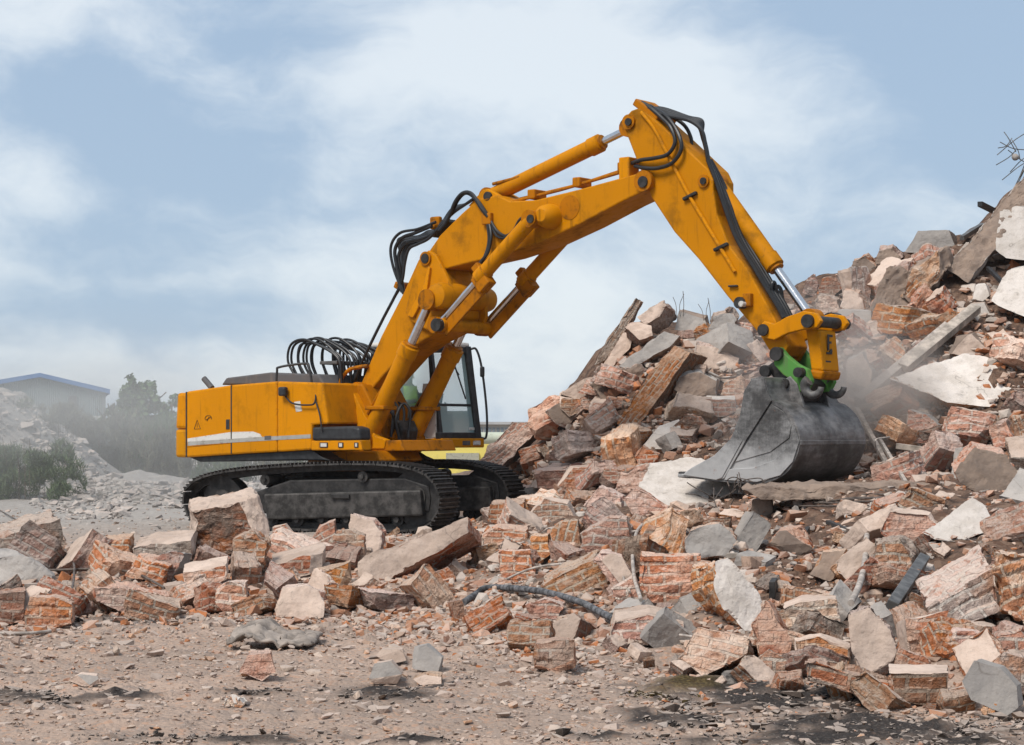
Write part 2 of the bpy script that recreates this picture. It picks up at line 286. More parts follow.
# ------------------------------------------------------------------ broken masonry
def hull_bm(P):
    bm = bmesh.new()
    for p in P: bm.verts.new(p)
    r = bmesh.ops.convex_hull(bm, input=bm.verts)
    dead = {g for g in list(r['geom_interior']) + list(r['geom_unused']) if isinstance(g, bmesh.types.BMVert)}
    dead |= {v for v in bm.verts if not v.link_faces}
    bmesh.ops.delete(bm, geom=list(dead), context='VERTS'); return bm
def rock_mesh(name, P, res, u, v, w, nf, mf, ms, rough=.03, chips=4, seed=0, cell=.05):
    """convex block round the points P (about its centre), corners knocked off, surface broken along brick courses"""
    rs = random.Random(seed); bm = hull_bm(P)
    size = max((Vector(p)).length for p in P)
    for k in range(chips):
        vs = [x.co.copy() for x in bm.verts]; c = rs.choice(vs)
        d = (c.normalized() + Vector([rs.uniform(-.5, .5) for _ in range(3)])).normalized()
        far = max(x.dot(d) for x in vs); cut = far - rs.uniform(.05, .17) * size
        if cut < far * .45: continue
        bmesh.ops.bisect_plane(bm, geom=bm.verts[:] + bm.edges[:] + bm.faces[:], plane_co=d * cut, plane_no=d, clear_outer=True)
        P2 = [x.co.copy() for x in bm.verts]; bm.free(); bm = hull_bm(P2)
    bmesh.ops.recalc_face_normals(bm, faces=bm.faces)
    for f in bm.faces: f.material_index = 0 if f.normal.dot(nf) > .86 else 1
    for it in range(7):
        E = [e for e in bm.edges if e.calc_length() > res * 1.35]
        if not E: break
        bmesh.ops.subdivide_edges(bm, edges=E, cuts=1)
        bmesh.ops.triangulate(bm, faces=[f for f in bm.faces if len(f.verts) > 3])
        if len(bm.verts) > 9000: break
    me = bpy.data.meshes.new(name); bm.normal_update(); bm.to_mesh(me); bm.free()
    n = len(me.vertices); C = np.empty(n * 3); me.vertices.foreach_get('co', C); C = C.reshape(-1, 3)
    N = np.empty(n * 3); me.vertex_normals.foreach_get('vector', N); N = N.reshape(-1, 3)
    A = np.array([u, v, w]); L = C @ A.T; NL = N @ A.T
    i3 = np.floor(L[:, 2] / .085); j = np.floor(L[:, 0] / .25 + .5 * (i3 % 2)); kk = np.floor(L[:, 1] / .125)
    h = np.sin(j * 12.99 + kk * 78.23 + i3 * 37.72 + seed) * 43758.5; h = h - np.floor(h)
    flat = (N @ np.array(nf)) > .8
    soft = mf == 'w' or rough < .021
    npol = len(me.polygons); MI = np.empty(npol, int); me.polygons.foreach_get('material_index', MI); PV = np.empty(npol * 3, int); me.loops.foreach_get('vertex_index', PV)
    isb = np.zeros(n); np.maximum.at(isb, PV, np.repeat(np.array([(mf in 'bodg'), (ms in 'bodg')], float)[MI], 3)); amt = np.where(isb > 0, 1.0, .15)
    d = rough * (1.3 * fbm(C * 2.4, seed % 50, 2) + .7 * fbm(C * 8, seed % 50 + 7, 2)) * np.where(flat & soft, .35, 1) + rough * .6 * np.where(isb > 0, 1, .5) * (np.abs(fbm(C * 15, seed % 30 + 2, 2)) - .3)
    pit = fbm(C * 5.2, seed % 60 + 11, 2)
    d = d - .42 * cell * amt * (h ** 2.2) - rough * 1.1 * np.where(isb > 0, 1, .45) * np.clip(pit - .12, 0, 1)
    jit = np.stack([vnoise(C * 6, seed % 40 + 3), vnoise(C * 6, seed % 40 + 9), vnoise(C * 6, seed % 40 + 15)], -1) * rough * np.where(isb > 0, .5, .2)[:, None]
    me.vertices.foreach_set('co', (C + N * d[:, None] + jit).ravel())
    nl = len(me.loops); li = np.empty(nl, int); me.loops.foreach_get('vertex_index', li)
    nt = len(me.polygons); me.update(); PN = np.empty(nt * 3); me.polygons.foreach_get('normal', PN); PN = np.abs(PN.reshape(-1, 3) @ A.T)
    lp = np.repeat(np.arange(nt), 3); ax = np.argmax(PN, 1)[lp]; Lv = L[li]
    uvs = np.where((ax == 0)[:, None], Lv[:, [1, 2]], np.where((ax == 1)[:, None], Lv[:, [0, 2]], Lv[:, [0, 1]] * np.array([1, .68])))
    me.uv_layers.new(name='UVMap').data.foreach_set('uv', uvs.ravel())
    me.materials.append(M[mf]); me.materials.append(M[ms]); me.update(); return me
NAMES = {'b': ('brick_chunk', 'brick chunk'), 'o': ('brick_chunk', 'brick chunk'), 'd': ('brick_chunk', 'brick chunk'), 'g': ('brick_chunk', 'brick chunk'), 'p': ('masonry_piece', 'masonry piece'), 'w': ('plastered_chunk', 'plastered chunk'), 'c': ('concrete_chunk', 'concrete chunk'), 'k': ('mortar_lump', 'masonry lump')}
HERO = []          # (label, hull polygon in px)
def block(label, poly, ext=(3, -5), dY=.6, mf='b', ms='b', n=(0, -1, .35), Y=None, rough=.028, chips=3, ang=0, cell=.05, back=.94, name=None):
    global _seed
    _seed += 1
    lowest = max(poly, key=lambda p: p[1])
    if Y is None:
        c = cast([lowest[0]], [lowest[1] - 1])[0]; Y = 39.5 if np.isnan(c) else float(c) - .12
    n = Vector(n).normalized(); A = at(*lowest, Y); pts = []
    for (px, py) in poly:
        d = Vector(((px - CX) / F, 1, (HY - py) / F)); tt = (A - Vector((0, 0, CZ))).dot(n) / d.dot(n)
        tt = min(max(tt, Y - .2), Y + 3); pts.append(d * tt + Vector((0, 0, CZ)))
    cx = sum(p[0] for p in poly) / len(poly); cy = sum(p[1] for p in poly) / len(poly); bk = []
    for (px, py), q in zip(poly, pts):
        Yb = q.y + dY; qx = cx + (px - cx) * back + ext[0]; qy = cy + (py - cy) * back + ext[1]
        bk.append(at(qx, qy, Yb))
    c = sum(pts + bk, Vector()) / (2 * len(pts)); P = [p - c for p in pts + bk]
    r = math.radians(ang); right = Vector((0, 0, 1)).cross(-n).normalized() * -1
    right = Vector((1, 0, 0)) - n * n.x; right.normalize(); upv = n.cross(right).normalized()
    if upv.z < 0: upv = -upv
    u = right * math.cos(r) + upv * math.sin(r); w = -right * math.sin(r) + upv * math.cos(r); v = u.cross(w)
    nm, cat = NAMES[mf if mf in 'wpc' else ms if ms in 'bodg' and mf in 'bodg' else mf]
    if name: nm = name; cat = name.replace('_', ' ')
    res = 3.1 * Y / F
    me = rock_mesh(nm, P, res, u, v, w, n, mf, ms, rough * min(1.3, max(.5, max(p.length for p in P) / .45)), chips, _seed * 7 + 3, cell)
    o = link(bpy.data.objects.new(nm, me)); o.location = c; tag(o, label, cat, 'large broken pieces of the demolished walls')
    hp = poly + [(cx + (a - cx) * back + ext[0], cy + (b - cy) * back + ext[1]) for a, b in poly]
    HERO.append((label, hp, (cx + ext[0] / 2, cy + ext[1] / 2))); return o
_seed = 0
B = block
# --- left band, front to back
B('long dark slab with pale dusty top beside excavator', [(-14, 540), (21, 533), (59, 519), (69, 544), (53, 567), (-14, 563)], (-7, -11), .9, 'd', 'b', chips=1)
B('squat orange brick block with layered courses', [(22, 620), (28, 596), (53, 594), (73, 603), (73, 624), (53, 631), (24, 630)], (5, -4), .5, 'o', 'b')
B('dark sooty brick block behind squat orange block', [(-10, 592), (26, 590), (25, 622), (-10, 626)], (0, -4), .5, 'd', 'd')
B('grey splintered slab under the loose wires', [(-6, 555), (20, 556), (54, 577), (52, 590), (-6, 588)], (-4, -8), .6, 'c', 'c', rough=.04)
B('long low pink slab with ash along its foot', [(94, 588), (124, 587), (167, 599), (180, 608), (164, 617), (121, 613), (96, 601)], (6, -9), .9, 'g', 'b')
B('half buried grey and orange block with pale top', [(131, 548), (150, 543), (190, 540), (190, 561), (160, 569), (134, 569)], (8, -11), .8, 'g', 'p')
B('rough dusky pink block touching the pale topped block', [(98, 540), (131, 537), (131, 566), (100, 569)], (4, -5), .6, 'b', 'b', rough=.04)
B('small dull pink chunk near the long dark slab', [(70, 548), (85, 544), (99, 548), (99, 565), (72, 568)], (3, -4), .5, 'b', 'b')
B('tilted orange slab with grey edge', [(153, 562), (168, 549), (184, 552), (179, 569), (168, 582), (155, 573)], (10, 1), .4, 'o', 'c')
B('tan brick block with sharp square edges', [(182, 572), (203, 579), (227, 564), (228, 578), (200, 594), (184, 588)], (2, -9), .5, 'o', 'p')
B('pale lump wedged behind tan brick block', [(164, 586), (180, 584), (194, 593), (190, 600), (170, 600)], (2, -4), .3, 'p', 'p')
B('tallest brown block standing before the tracks', [(191, 511), (207, 514), (257, 500), (271, 530), (270, 546), (232, 549), (193, 557)], (-4, -13), 1.0, 'd', 'p', rough=.045, chips=2, n=(0, -1, .15))
B('jagged orange block leaning on tallest brown block', [(233, 540), (252, 530), (270, 541), (262, 567), (250, 582), (238, 570), (234, 555)], (3, -3), .5, 'o', 'o', rough=.05)
B('rounded orange lump beneath the near track', [(272, 527), (285, 524), (294, 536), (288, 544), (273, 544)], (2, -2), .4, 'o', 'p')
B('boxy block with cream top in front of tracks', [(268, 566), (297, 559), (324, 553), (322, 573), (290, 581), (268, 582)], (2, -12), .9, 'b', 'p', chips=2)
B('small tilted striped brick on cream topped block', [(310, 541), (318, 527), (335, 520), (336, 536), (324, 552), (312, 548)], (2, -3), .4, 'b', 'b', ang=30)
B('chunky upright pink block before track frame', [(328, 545), (337, 530), (351, 530), (364, 537), (364, 562), (345, 568), (328, 560)], (3, -3), .5, 'b', 'b', rough=.04)
B('beige upright slab behind chunky pink block', [(347, 528), (350, 514), (374, 519), (383, 532), (380, 552), (366, 557), (362, 538)], (5, -2), .35, 'p', 'b', chips=2)
B('long tilted slab with pale cracked face', [(357, 562), (365, 556), (467, 518), (471, 532), (400, 572), (384, 583), (360, 576)], (17, 12), .9, 'p', 'b', chips=0, rough=.022)
B('little orange wedge before the cream topped block', [(282, 577), (292, 566), (300, 580), (290, 590)], (2, -2), .25, 'o', 'b')
B('crumbling row of bricks lying on its side', [(310, 572), (330, 568), (349, 563), (352, 582), (340, 598), (325, 600), (312, 586)], (3, -4), .5, 'o', 'b', ang=-15)
B('pale pink cube shaped block nearest bare soil', [(274, 610), (283, 588), (305, 586), (325, 594), (323, 617), (300, 619), (276, 616)], (3, -4), .5, 'p', 'b')
B('stacked pair of bright orange bricks', [(213, 590), (230, 580), (246, 582), (246, 600), (248, 616), (230, 617), (215, 602)], (3, -3), .35, 'o', 'o', rough=.04)
B('ruddy two course brick piece on bare soil', [(239, 672), (248, 655), (270, 653), (276, 672), (262, 682)], (3, -4), .25, 'b', 'o')
B('flat pale stone on bare soil', [(375, 656), (380, 650), (402, 650), (406, 660), (392, 663)], (2, -3), .25, 'p', 'p')
B('upright triangular grey shard on bare soil', [(412, 668), (413, 648), (426, 645), (441, 658), (438, 673)], (3, -2), .15, 'c', 'c')
B('rounded grey stone below flat pale stone', [(368, 680), (374, 664), (390, 661), (401, 674), (396, 684), (375, 684)], (3, -3), .25, 'c', 'p')
B('low orange sided slab below triangular shard', [(412, 679), (424, 674), (441, 676), (441, 684), (420, 686)], (2, -4), .25, 'p', 'o')
B('grey oval stone flush with the soil', [(68, 681), (80, 674), (98, 676), (100, 684), (84, 687)], (1, -3), .3, 'c', 'p')
B('orange and white pebble near front edge', [(221, 706), (224, 696), (238, 694), (246, 703), (238, 709)], (8, 1), .15, 'o', 'w')
# --- middle of the heap, front
B('oblong brick lump at end of far track', [(486, 523), (490, 504), (525, 502), (527, 523), (500, 527)], (2, -5), .6, 'o', 'b')
B('pale wedge lump above brick oblong', [(510, 498), (520, 488), (545, 485), (552, 496), (530, 501)], (3, -3), .5, 'c', 'b')
B('angular beige block beside oblong brick lump', [(527, 516), (545, 499), (568, 503), (575, 520), (555, 530), (531, 532)], (3, -4), .5, 'b', 'p')
B('flat topped brick bench above striped bricks', [(481, 536), (498, 527), (528, 530), (530, 547), (500, 550), (486, 547)], (1, -5), .6, 'b', 'b')
B('brick pier showing five clear courses', [(499, 551), (530, 549), (537, 585), (505, 587), (500, 570)], (3, -3), .4, 'o', 'b', cell=.08)
B('small brown brick lump beside brick pier', [(530, 536), (548, 535), (550, 553), (540, 562), (531, 551)], (3, -3), .4, 'o', 'o')
B('ribbed pinkish block above dark hollow', [(549, 530), (560, 521), (578, 520), (582, 545), (562, 554), (552, 543)], (3, -3), .4, 'b', 'g', ang=75)
B('large flat faced red brick block', [(580, 535), (610, 518), (628, 519), (633, 540), (600, 555), (582, 558)], (2, -5), .6, 'b', 'o')
B('dusty pink boulder over flat faced red block', [(582, 505), (600, 487), (622, 497), (622, 514), (600, 518)], (2, -3), .6, 'b', 'b', rough=.04)
B('broad tumbled block with sloping brick courses', [(543, 585), (560, 572), (595, 557), (611, 575), (612, 592), (580, 598), (548, 600)], (4, -8), .7, 'o', 'b', ang=25)
B('pale brick wedge beside broad tumbled block', [(592, 560), (600, 552), (622, 555), (634, 575), (625, 590), (612, 588)], (3, -3), .5, 'p', 'b')
B('crumbled orange lump under the bent pipe', [(527, 606), (545, 597), (565, 604), (560, 621), (535, 623)], (3, -3), .4, 'o', 'o', rough=.05)
B('smooth beige slab with dark broken end', [(541, 628), (573, 612), (581, 618), (574, 641), (546, 640)], (26, 13), .5, 'p', 'd', chips=0, rough=.02)
B('low brick stub below smooth beige slab', [(532, 655), (534, 642), (556, 638), (575, 640), (575, 668), (550, 673), (534, 668)], (2, -3), .35, 'g', 'b')
B('bright orange block with flat cream cap', [(609, 632), (613, 618), (650, 613), (684, 622), (684, 634), (650, 642), (622, 650), (609, 644)], (-2, -11), .6, 'o', 'p', rough=.035)
B('grey mottled chunk beside the bent pipe end', [(612, 590), (632, 578), (640, 600), (620, 607)], (3, -3), .4, 'c', 'b')
B('tipped block with big pale grey face', [(714, 562), (727, 557), (762, 597), (765, 631), (745, 629), (723, 606), (714, 585)], (-25, 4), .55, 'w', 'o', n=(.35, -1, .3), chips=0, cell=.09)
B('tilted slab of brick with dark underside', [(675, 658), (697, 624), (752, 637), (754, 652), (702, 676)], (-2, 14), .6, 'b', 'd', n=(-.1, -1, .7), chips=1, ang=-20)  # every face but the front uses the darker brick
B('dusty square brick face with clear joints', [(638, 576), (640, 555), (700, 556), (695, 590), (680, 607), (650, 602), (640, 590)], (1, -5), .6, 'b', 'b')
B('grey rounded boulder under the dusty shelf', [(678, 548), (690, 530), (720, 524), (736, 540), (725, 555), (690, 557)], (3, -4), .6, 'c', 'b', rough=.05)
B('white plastered slab lying below the bucket', [(638, 486), (650, 464), (690, 456), (752, 470), (758, 490), (715, 503), (672, 510), (648, 500)], (0, 12), .4, 'w', 'o', n=(0, -.5, 1), chips=0, rough=.02, Y=30.3)
B('rough orange lump beside white plastered slab', [(622, 500), (632, 486), (645, 492), (670, 509), (660, 523), (636, 520)], (2, -2), .5, 'o', 'o', rough=.05)
B('red block below edge of white plastered slab', [(668, 530), (676, 512), (700, 508), (708, 522), (690, 532)], (2, -3), .5, 'd', 'b')
B('pale block of grey bricks with flat top', [(782, 608), (800, 600), (836, 600), (838, 629), (800, 637), (785, 626)], (2, -7), .5, 'g', 'p')
B('cracked brick block above curved brick row', [(795, 640), (820, 636), (850, 648), (850, 668), (800, 673)], (2, -5), .5, 'b', 'p')
B('curved row of bricks lying along the soil', [(803, 664), (815, 664), (860, 676), (894, 687), (893, 706), (860, 699), (805, 683)], (3, -7), .5, 'b', 'g', ang=-12, cell=.07)
B('pinkish rubble face behind cracked brick block', [(752, 625), (768, 600), (790, 640), (785, 668), (760, 662)], (3, -4), .5, 'b', 'b')
B('low broken lump beside dark bottomed slab', [(752, 662), (768, 648), (790, 660), (786, 676), (760, 678)], (3, -4), .4, 'b', 'g')
B('tall dusty slab tilted beside brick stack', [(848, 612), (868, 605), (893, 628), (898, 650), (885, 680), (860, 674), (850, 642)], (2, -5), .5, 'p', 'g', rough=.04)
B('single orange brick at foot of tall slab', [(859, 676), (860, 657), (872, 654), (876, 677), (868, 679)], (2, -2), .2, 'o', 'o', chips=1)
B('wide brick block with flat white top', [(889, 672), (948, 674), (947, 697), (928, 708), (896, 701)], (-1, -9), .6, 'd', 'p', n=(0, -1, .1), chips=0, rough=.02, back=.98, cell=.03)
B('reddish stack of flat bricks with pale side', [(905, 620), (948, 612), (948, 655), (908, 658)], (-13, 3), .5, 'o', 'p', cell=.08, chips=1)
B('large wall corner with clear brick bond', [(926, 606), (992, 568), (1000, 610), (957, 631), (935, 625)], (-10, -24), .9, 'g', 'b', chips=0, ang=27, cell=.07, n=(0, -1, .25))
B('bright orange broken end of wall corner', [(993, 572), (997, 553), (1034, 558), (1034, 628), (1002, 612)], (-3, -8), .8, 'o', 'o', ang=20, rough=.05, cell=.08)
B('white topped wedge slab with brick under edge', [(921, 533), (971, 498), (985, 505), (999, 528), (985, 533), (957, 543), (935, 541)], (2, 9), .6, 'w', 'o', n=(0, -.75, .8), chips=0, rough=.018)
B('smooth grey slab standing on edge', [(962, 681), (974, 660), (999, 667), (1017, 686), (1019, 708), (1008, 716), (971, 700)], (6, -3), .25, 'c', 'c', chips=0, rough=.015)
B('orange lump below large wall corner', [(948, 652), (952, 634), (975, 631), (990, 645), (972, 655)], (2, -3), .4, 'o', 'o', rough=.05)
B('pinkish lump under orange end of wall corner', [(990, 652), (998, 634), (1022, 628), (1034, 650), (1010, 660)], (2, -3), .4, 'b', 'b')
B('jumbled orange and grey piece behind grey slab', [(992, 668), (1005, 655), (1034, 664), (1034, 702), (1018, 690)], (2, -3), .4, 'o', 'g', rough=.05)
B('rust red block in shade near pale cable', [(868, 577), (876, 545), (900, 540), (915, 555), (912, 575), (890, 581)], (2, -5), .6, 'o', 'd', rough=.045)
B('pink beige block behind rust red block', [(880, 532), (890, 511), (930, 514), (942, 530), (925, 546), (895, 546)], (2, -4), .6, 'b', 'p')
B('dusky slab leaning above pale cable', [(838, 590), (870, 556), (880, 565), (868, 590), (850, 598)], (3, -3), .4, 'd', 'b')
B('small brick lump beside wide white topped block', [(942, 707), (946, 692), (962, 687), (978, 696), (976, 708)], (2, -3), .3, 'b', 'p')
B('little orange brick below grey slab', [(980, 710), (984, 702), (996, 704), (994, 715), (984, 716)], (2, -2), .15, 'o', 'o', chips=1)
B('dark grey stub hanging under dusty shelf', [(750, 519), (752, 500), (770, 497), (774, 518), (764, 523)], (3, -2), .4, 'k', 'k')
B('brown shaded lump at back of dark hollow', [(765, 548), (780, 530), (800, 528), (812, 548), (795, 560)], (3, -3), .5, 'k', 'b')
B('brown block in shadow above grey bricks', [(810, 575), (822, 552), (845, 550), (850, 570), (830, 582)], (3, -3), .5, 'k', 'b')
# --- heap behind and above
B('big white slab with ragged brick edge', [(888, 378), (965, 353), (989, 356), (1012, 388), (989, 407), (947, 402)], (0, 22), .9, 'w', 'o', n=(0, -.75, 1), chips=0, rough=.03, cell=.1)
B('orange faced wedge below big white slab', [(903, 442), (908, 410), (926, 415), (946, 432), (935, 444)], (5, -2), .6, 'o', 'c', n=(-.3, -1, .3))
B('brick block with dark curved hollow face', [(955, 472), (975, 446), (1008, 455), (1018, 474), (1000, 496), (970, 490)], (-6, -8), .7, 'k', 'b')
B('burnt orange lump beneath ragged brick edge', [(986, 427), (1005, 420), (1018, 440), (1010, 451), (992, 449)], (3, -3), .6, 'o', 'd', rough=.05)
B('square grey plate on slope behind bucket', [(833, 336), (838, 310), (871, 311), (871, 322), (856, 341)], (4, -2), .4, 'c', 'c', chips=0, rough=.015)
B('pale rounded boulder beside square grey plate', [(866, 338), (868, 324), (880, 319), (889, 330), (886, 342)], (2, -3), .5, 'p', 'p', rough=.04)
B('dust covered pale boulder behind bucket', [(845, 388), (848, 360), (862, 353), (873, 370), (870, 392)], (3, -3), .6, 'p', 'c', rough=.04)
B('brownish slab above big white slab', [(948, 354), (956, 338), (972, 334), (985, 348), (975, 357)], (3, -3), .5, 'p', 'k')
B('flat topped grey block crowning the ridge', [(905, 252), (918, 231), (949, 230), (956, 250), (940, 256)], (9, 5), .8, 'c', 'k', chips=0, rough=.018)
B('huge brown strata boulder under ridge', [(868, 312), (886, 270), (912, 260), (922, 285), (902, 320), (880, 322)], (6, -4), .9, 'k', 'o', rough=.07, ang=60, cell=.1)
B('rusty brown rock under crowning grey block', [(900, 296), (915, 266), (946, 249), (952, 262), (934, 288), (915, 308)], (3, -4), .8, 'o', 'k', rough=.06, ang=45)
B('dark ridge lump below crowning grey block', [(874, 264), (878, 249), (892, 246), (903, 258), (896, 268)], (3, -3), .6, 'k', 'd', rough=.05)
B('ridge lump of dusky layered brick', [(850, 276), (853, 262), (866, 256), (876, 266), (870, 279)], (3, -3), .6, 'k', 'b', rough=.05)
B('rust coloured ridge slab', [(844, 282), (850, 272), (868, 269), (872, 278), (858, 286)], (3, -3), .5, 'o', 'k')
B('outermost red ridge lump above the link', [(803, 294), (806, 279), (814, 274), (819, 284), (816, 298)], (2, -2), .5, 'd', 'b', rough=.05)
B('dark angular lump beside red ridge lump', [(817, 292), (822, 279), (836, 275), (842, 288), (832, 298)], (2, -2), .5, 'd', 'g')
B('pale broken slab below ridge lumps', [(840, 308), (843, 290), (862, 288), (868, 309), (852, 314)], (3, -2), .4, 'p', 'g')
B('red brick lump beside top of rod', [(812, 308), (817, 293), (838, 299), (842, 312), (826, 320)], (3, -3), .6, 'b', 'd', rough=.05)
B('white upper slab on leaning wall', [(995, 250), (1000, 212), (1012, 205), (1040, 210), (1040, 262), (1006, 258)], (4, -3), .35, 'w', 'c', chips=0, n=(-.1, -1, .7))
B('white lower slab under leaning wall', [(991, 301), (1006, 270), (1040, 262), (1040, 322), (1012, 312)], (4, -3), .35, 'w', 'c', chips=0, n=(-.1, -1, .7))
B('long dusky slab rising diagonally to skyline', [(946, 268), (985, 228), (1003, 200), (1040, 160), (1040, 196), (1000, 240), (968, 282)], (4, -2), .6, 'k', 'c', chips=0, rough=.05, n=(-.1, -1, .6))
B('small white stone on leaning wall foot', [(972, 300), (975, 285), (986, 284), (990, 296), (982, 303)], (2, -2), .3, 'w', 'w', chips=2)
B('rounded whitish stone by lower white slab', [(968, 318), (970, 304), (984, 303), (990, 314), (980, 322)], (2, -2), .35, 'w', 'p')
# --- the left summit
B('thin tilted strip of brick edging summit', [(593, 366), (601, 350), (636, 297), (642, 300), (634, 318), (613, 352), (602, 364)], (2, 1), .5, 'g', 'b', ang=58, Y=38.4, chips=0, cell=.09, n=(0, -1, .15))
B('pale plaster face beside tilted brick strip', [(601, 367), (613, 352), (624, 330), (634, 334), (631, 348), (613, 367)], (3, 3), .4, 'p', 'o', Y=38.2, chips=0)
B('square pale topped block at very summit', [(638, 317), (649, 307), (664, 299), (668, 305), (660, 316), (646, 324)], (10, 11), .6, 'p', 'g', Y=38.0, chips=0, ang=25)
B('dusty block just below summit block', [(624, 327), (632, 318), (651, 326), (652, 336), (640, 340)], (2, 13), .6, 'p', 'd', Y=37.9, chips=1)
B('long grey topped slab sloping from summit', [(618, 366), (640, 350), (664, 331), (681, 335), (673, 345), (650, 356), (628, 370)], (4, 9), .7, 'c', 'o', Y=37.2, chips=0, n=(0, -.9, .7))
B('broad grey brown mass under summit', [(590, 384), (600, 368), (640, 366), (652, 385), (640, 402), (604, 404)], (3, -3), .9, 'k', 'g', Y=37.0, rough=.06)
B('long pink beam shaped block with dark side', [(616, 424), (650, 372), (674, 345), (691, 352), (670, 368), (640, 425), (625, 430)], (20, 3), .8, 'b', 'd', chips=0, ang=52, n=(-.2, -1, .55), rough=.02)
B('rectangular beige block behind arm', [(693, 364), (697, 344), (722, 348), (739, 358), (736, 372), (715, 371)], (2, -4), .6, 'p', 'g', chips=1)
B('flat grey slab on skyline beside summit', [(674, 330), (679, 311), (705, 318), (708, 328), (690, 333)], (3, -3), .6, 'c', 'k', chips=0, Y=38.5)
B('grey striped chunk behind the arm', [(706, 330), (712, 316), (730, 309), (738, 318), (734, 332), (716, 337)], (3, -3), .6, 'c', 'g', rough=.05, Y=38.2, ang=40)
B('knobbly pink lump near skyline', [(688, 342), (692, 328), (706, 325), (716, 334), (706, 345)], (3, -3), .5, 'b', 'b', rough=.06)
B('crumbly salmon lump behind arm', [(708, 350), (714, 333), (730, 329), (742, 341), (736, 352)], (3, -3), .5, 'b', 'o', rough=.06)
B('brown grey boulder beside pink beam', [(674, 394), (678, 375), (700, 371), (717, 380), (714, 396), (690, 400)], (3, -3), .6, 'k', 'c', rough=.05)
B('salmon boulder above bucket rim', [(719, 398), (725, 382), (740, 376), (747, 390), (737, 401)], (2, -3), .5, 'b', 'o', rough=.045)
B('orange fronted block with pale dusty cap', [(588, 409), (593, 402), (615, 402), (621, 411), (612, 425), (595, 428)], (1, -7), .6, 'o', 'p')
B('dark cracked block on flank behind cab', [(558, 396), (580, 399), (584, 412), (570, 417), (560, 408)], (4, -6), .7, 'd', 'p', Y=37.6)
B('pale tilted cap slab on flank behind cab', [(560, 394), (585, 379), (601, 377), (597, 396), (583, 401)], (2, 3), .6, 'p', 'k', Y=37.8, chips=0)
B('pointed pinkish chunk jutting into sky', [(544, 411), (560, 402), (576, 417), (567, 429), (556, 425)], (3, -2), .6, 'k', 'b', Y=37.6, chips=1)
B('tall leaning brick slab behind far track', [(478, 466), (490, 445), (512, 422), (536, 421), (537, 430), (516, 451), (497, 470)], (4, 7), .7, 'b', 'd', Y=38.2, chips=1, ang=45, rough=.04)
B('long pinkish slab down flank behind cab', [(514, 471), (530, 452), (565, 436), (580, 436), (561, 451), (535, 470)], (3, 5), .7, 'p', 'b', chips=1, n=(0, -1, .6))
B('brown flank rock under orange fronted block', [(582, 441), (600, 429), (615, 424), (621, 433), (600, 445)], (3, -3), .6, 'o', 'p', rough=.05)
B('grey capped lump on flank', [(604, 462), (612, 453), (634, 453), (638, 465), (612, 469)], (2, -4), .5, 'c', 'p')
B('deep orange block under grey capped lump', [(600, 483), (606, 469), (636, 466), (633, 479), (612, 489)], (2, -4), .6, 'o', 'd', rough=.05)
B('smooth white slab sheltered under pink beam', [(640, 449), (660, 426), (679, 419), (682, 441), (670, 449)], (3, 3), .5, 'w', 'p', chips=0, n=(0, -1, .7), rough=.015)
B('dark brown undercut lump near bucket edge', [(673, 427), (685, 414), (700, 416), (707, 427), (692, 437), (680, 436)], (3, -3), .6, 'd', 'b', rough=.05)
B('brick bar with white top beside bucket', [(702, 406), (705, 400), (735, 400), (737, 412), (720, 417), (703, 415)], (1, -5), .5, 'o', 'w', chips=1)
B('orange nub above white plastered slab', [(634, 457), (643, 446), (658, 455), (656, 468), (640, 466)], (2, -3), .4, 'o', 'o', rough=.05)
B('pale wedge below orange nub', [(628, 480), (645, 466), (652, 478), (640, 489)], (2, -3), .4, 'p', 'o')
B('rusty slab edge above square brick face', [(640, 545), (648, 525), (668, 527), (672, 545), (655, 552)], (2, -3), .5, 'o', 'b')
B('mid slope pink block on lower flank', [(556, 485), (566, 468), (590, 466), (598, 482), (580, 490)], (3, -3), .5, 'b', 'p')
B('tan slab resting above far track tip', [(528, 486), (540, 474), (556, 474), (560, 484), (545, 490)], (3, -3), .5, 'p', 'b')
# ------------------------------------------------------------------ loose lumps, each its own object
def inpoly(x, y, P):
    c = False; n = len(P)
    for i in range(n):
        (x1, y1), (x2, y2) = P[i], P[i - 1]
        if (y1 > y) != (y2 > y) and x < (x2 - x1) * (y - y1) / (y2 - y1) + x1: c = not c
    return c
HULLS = []
for lb, P, c in HERO:
    xs = [p[0] for p in P]; ys = [p[1] for p in P]; HULLS.append((min(xs), min(ys), max(xs), max(ys), P, lb, c))
MACH = [[(940, 290), (985, 222), (1010, 175), (1060, 130), (1060, 335), (985, 325)], [(175, 380), (480, 330), (530, 490), (455, 528), (183, 528)], [(735, 372), (866, 395), (880, 500), (740, 500), (672, 486)], [(458, 578), (560, 580), (622, 604), (622, 624), (458, 608)], [(768, 505), (835, 505), (830, 590), (775, 585)], [(735, 270), (835, 290), (835, 380), (770, 380)]]
def covered(x, y):
    return any(a < x < c and b < y < d and inpoly(x, y, P) for a, b, c, d, P, _, _ in HULLS) or any(inpoly(x, y, P) for P in MACH)
HEAPBASE = [(0, 628), (120, 622), (300, 618), (440, 612), (540, 660), (620, 652), (690, 690), (760, 690), (860, 708), (1024, 720)]
HEAPTOP = [(0, 545), (190, 560), (350, 545), (480, 490), (520, 455), (560, 425), (600, 385), (640, 330), (700, 330), (740, 335), (800, 296), (860, 280), (930, 258), (985, 232), (1024, 190)]
def itp(x, T): return float(np.interp(x, [p[0] for p in T], [p[1] for p in T]))
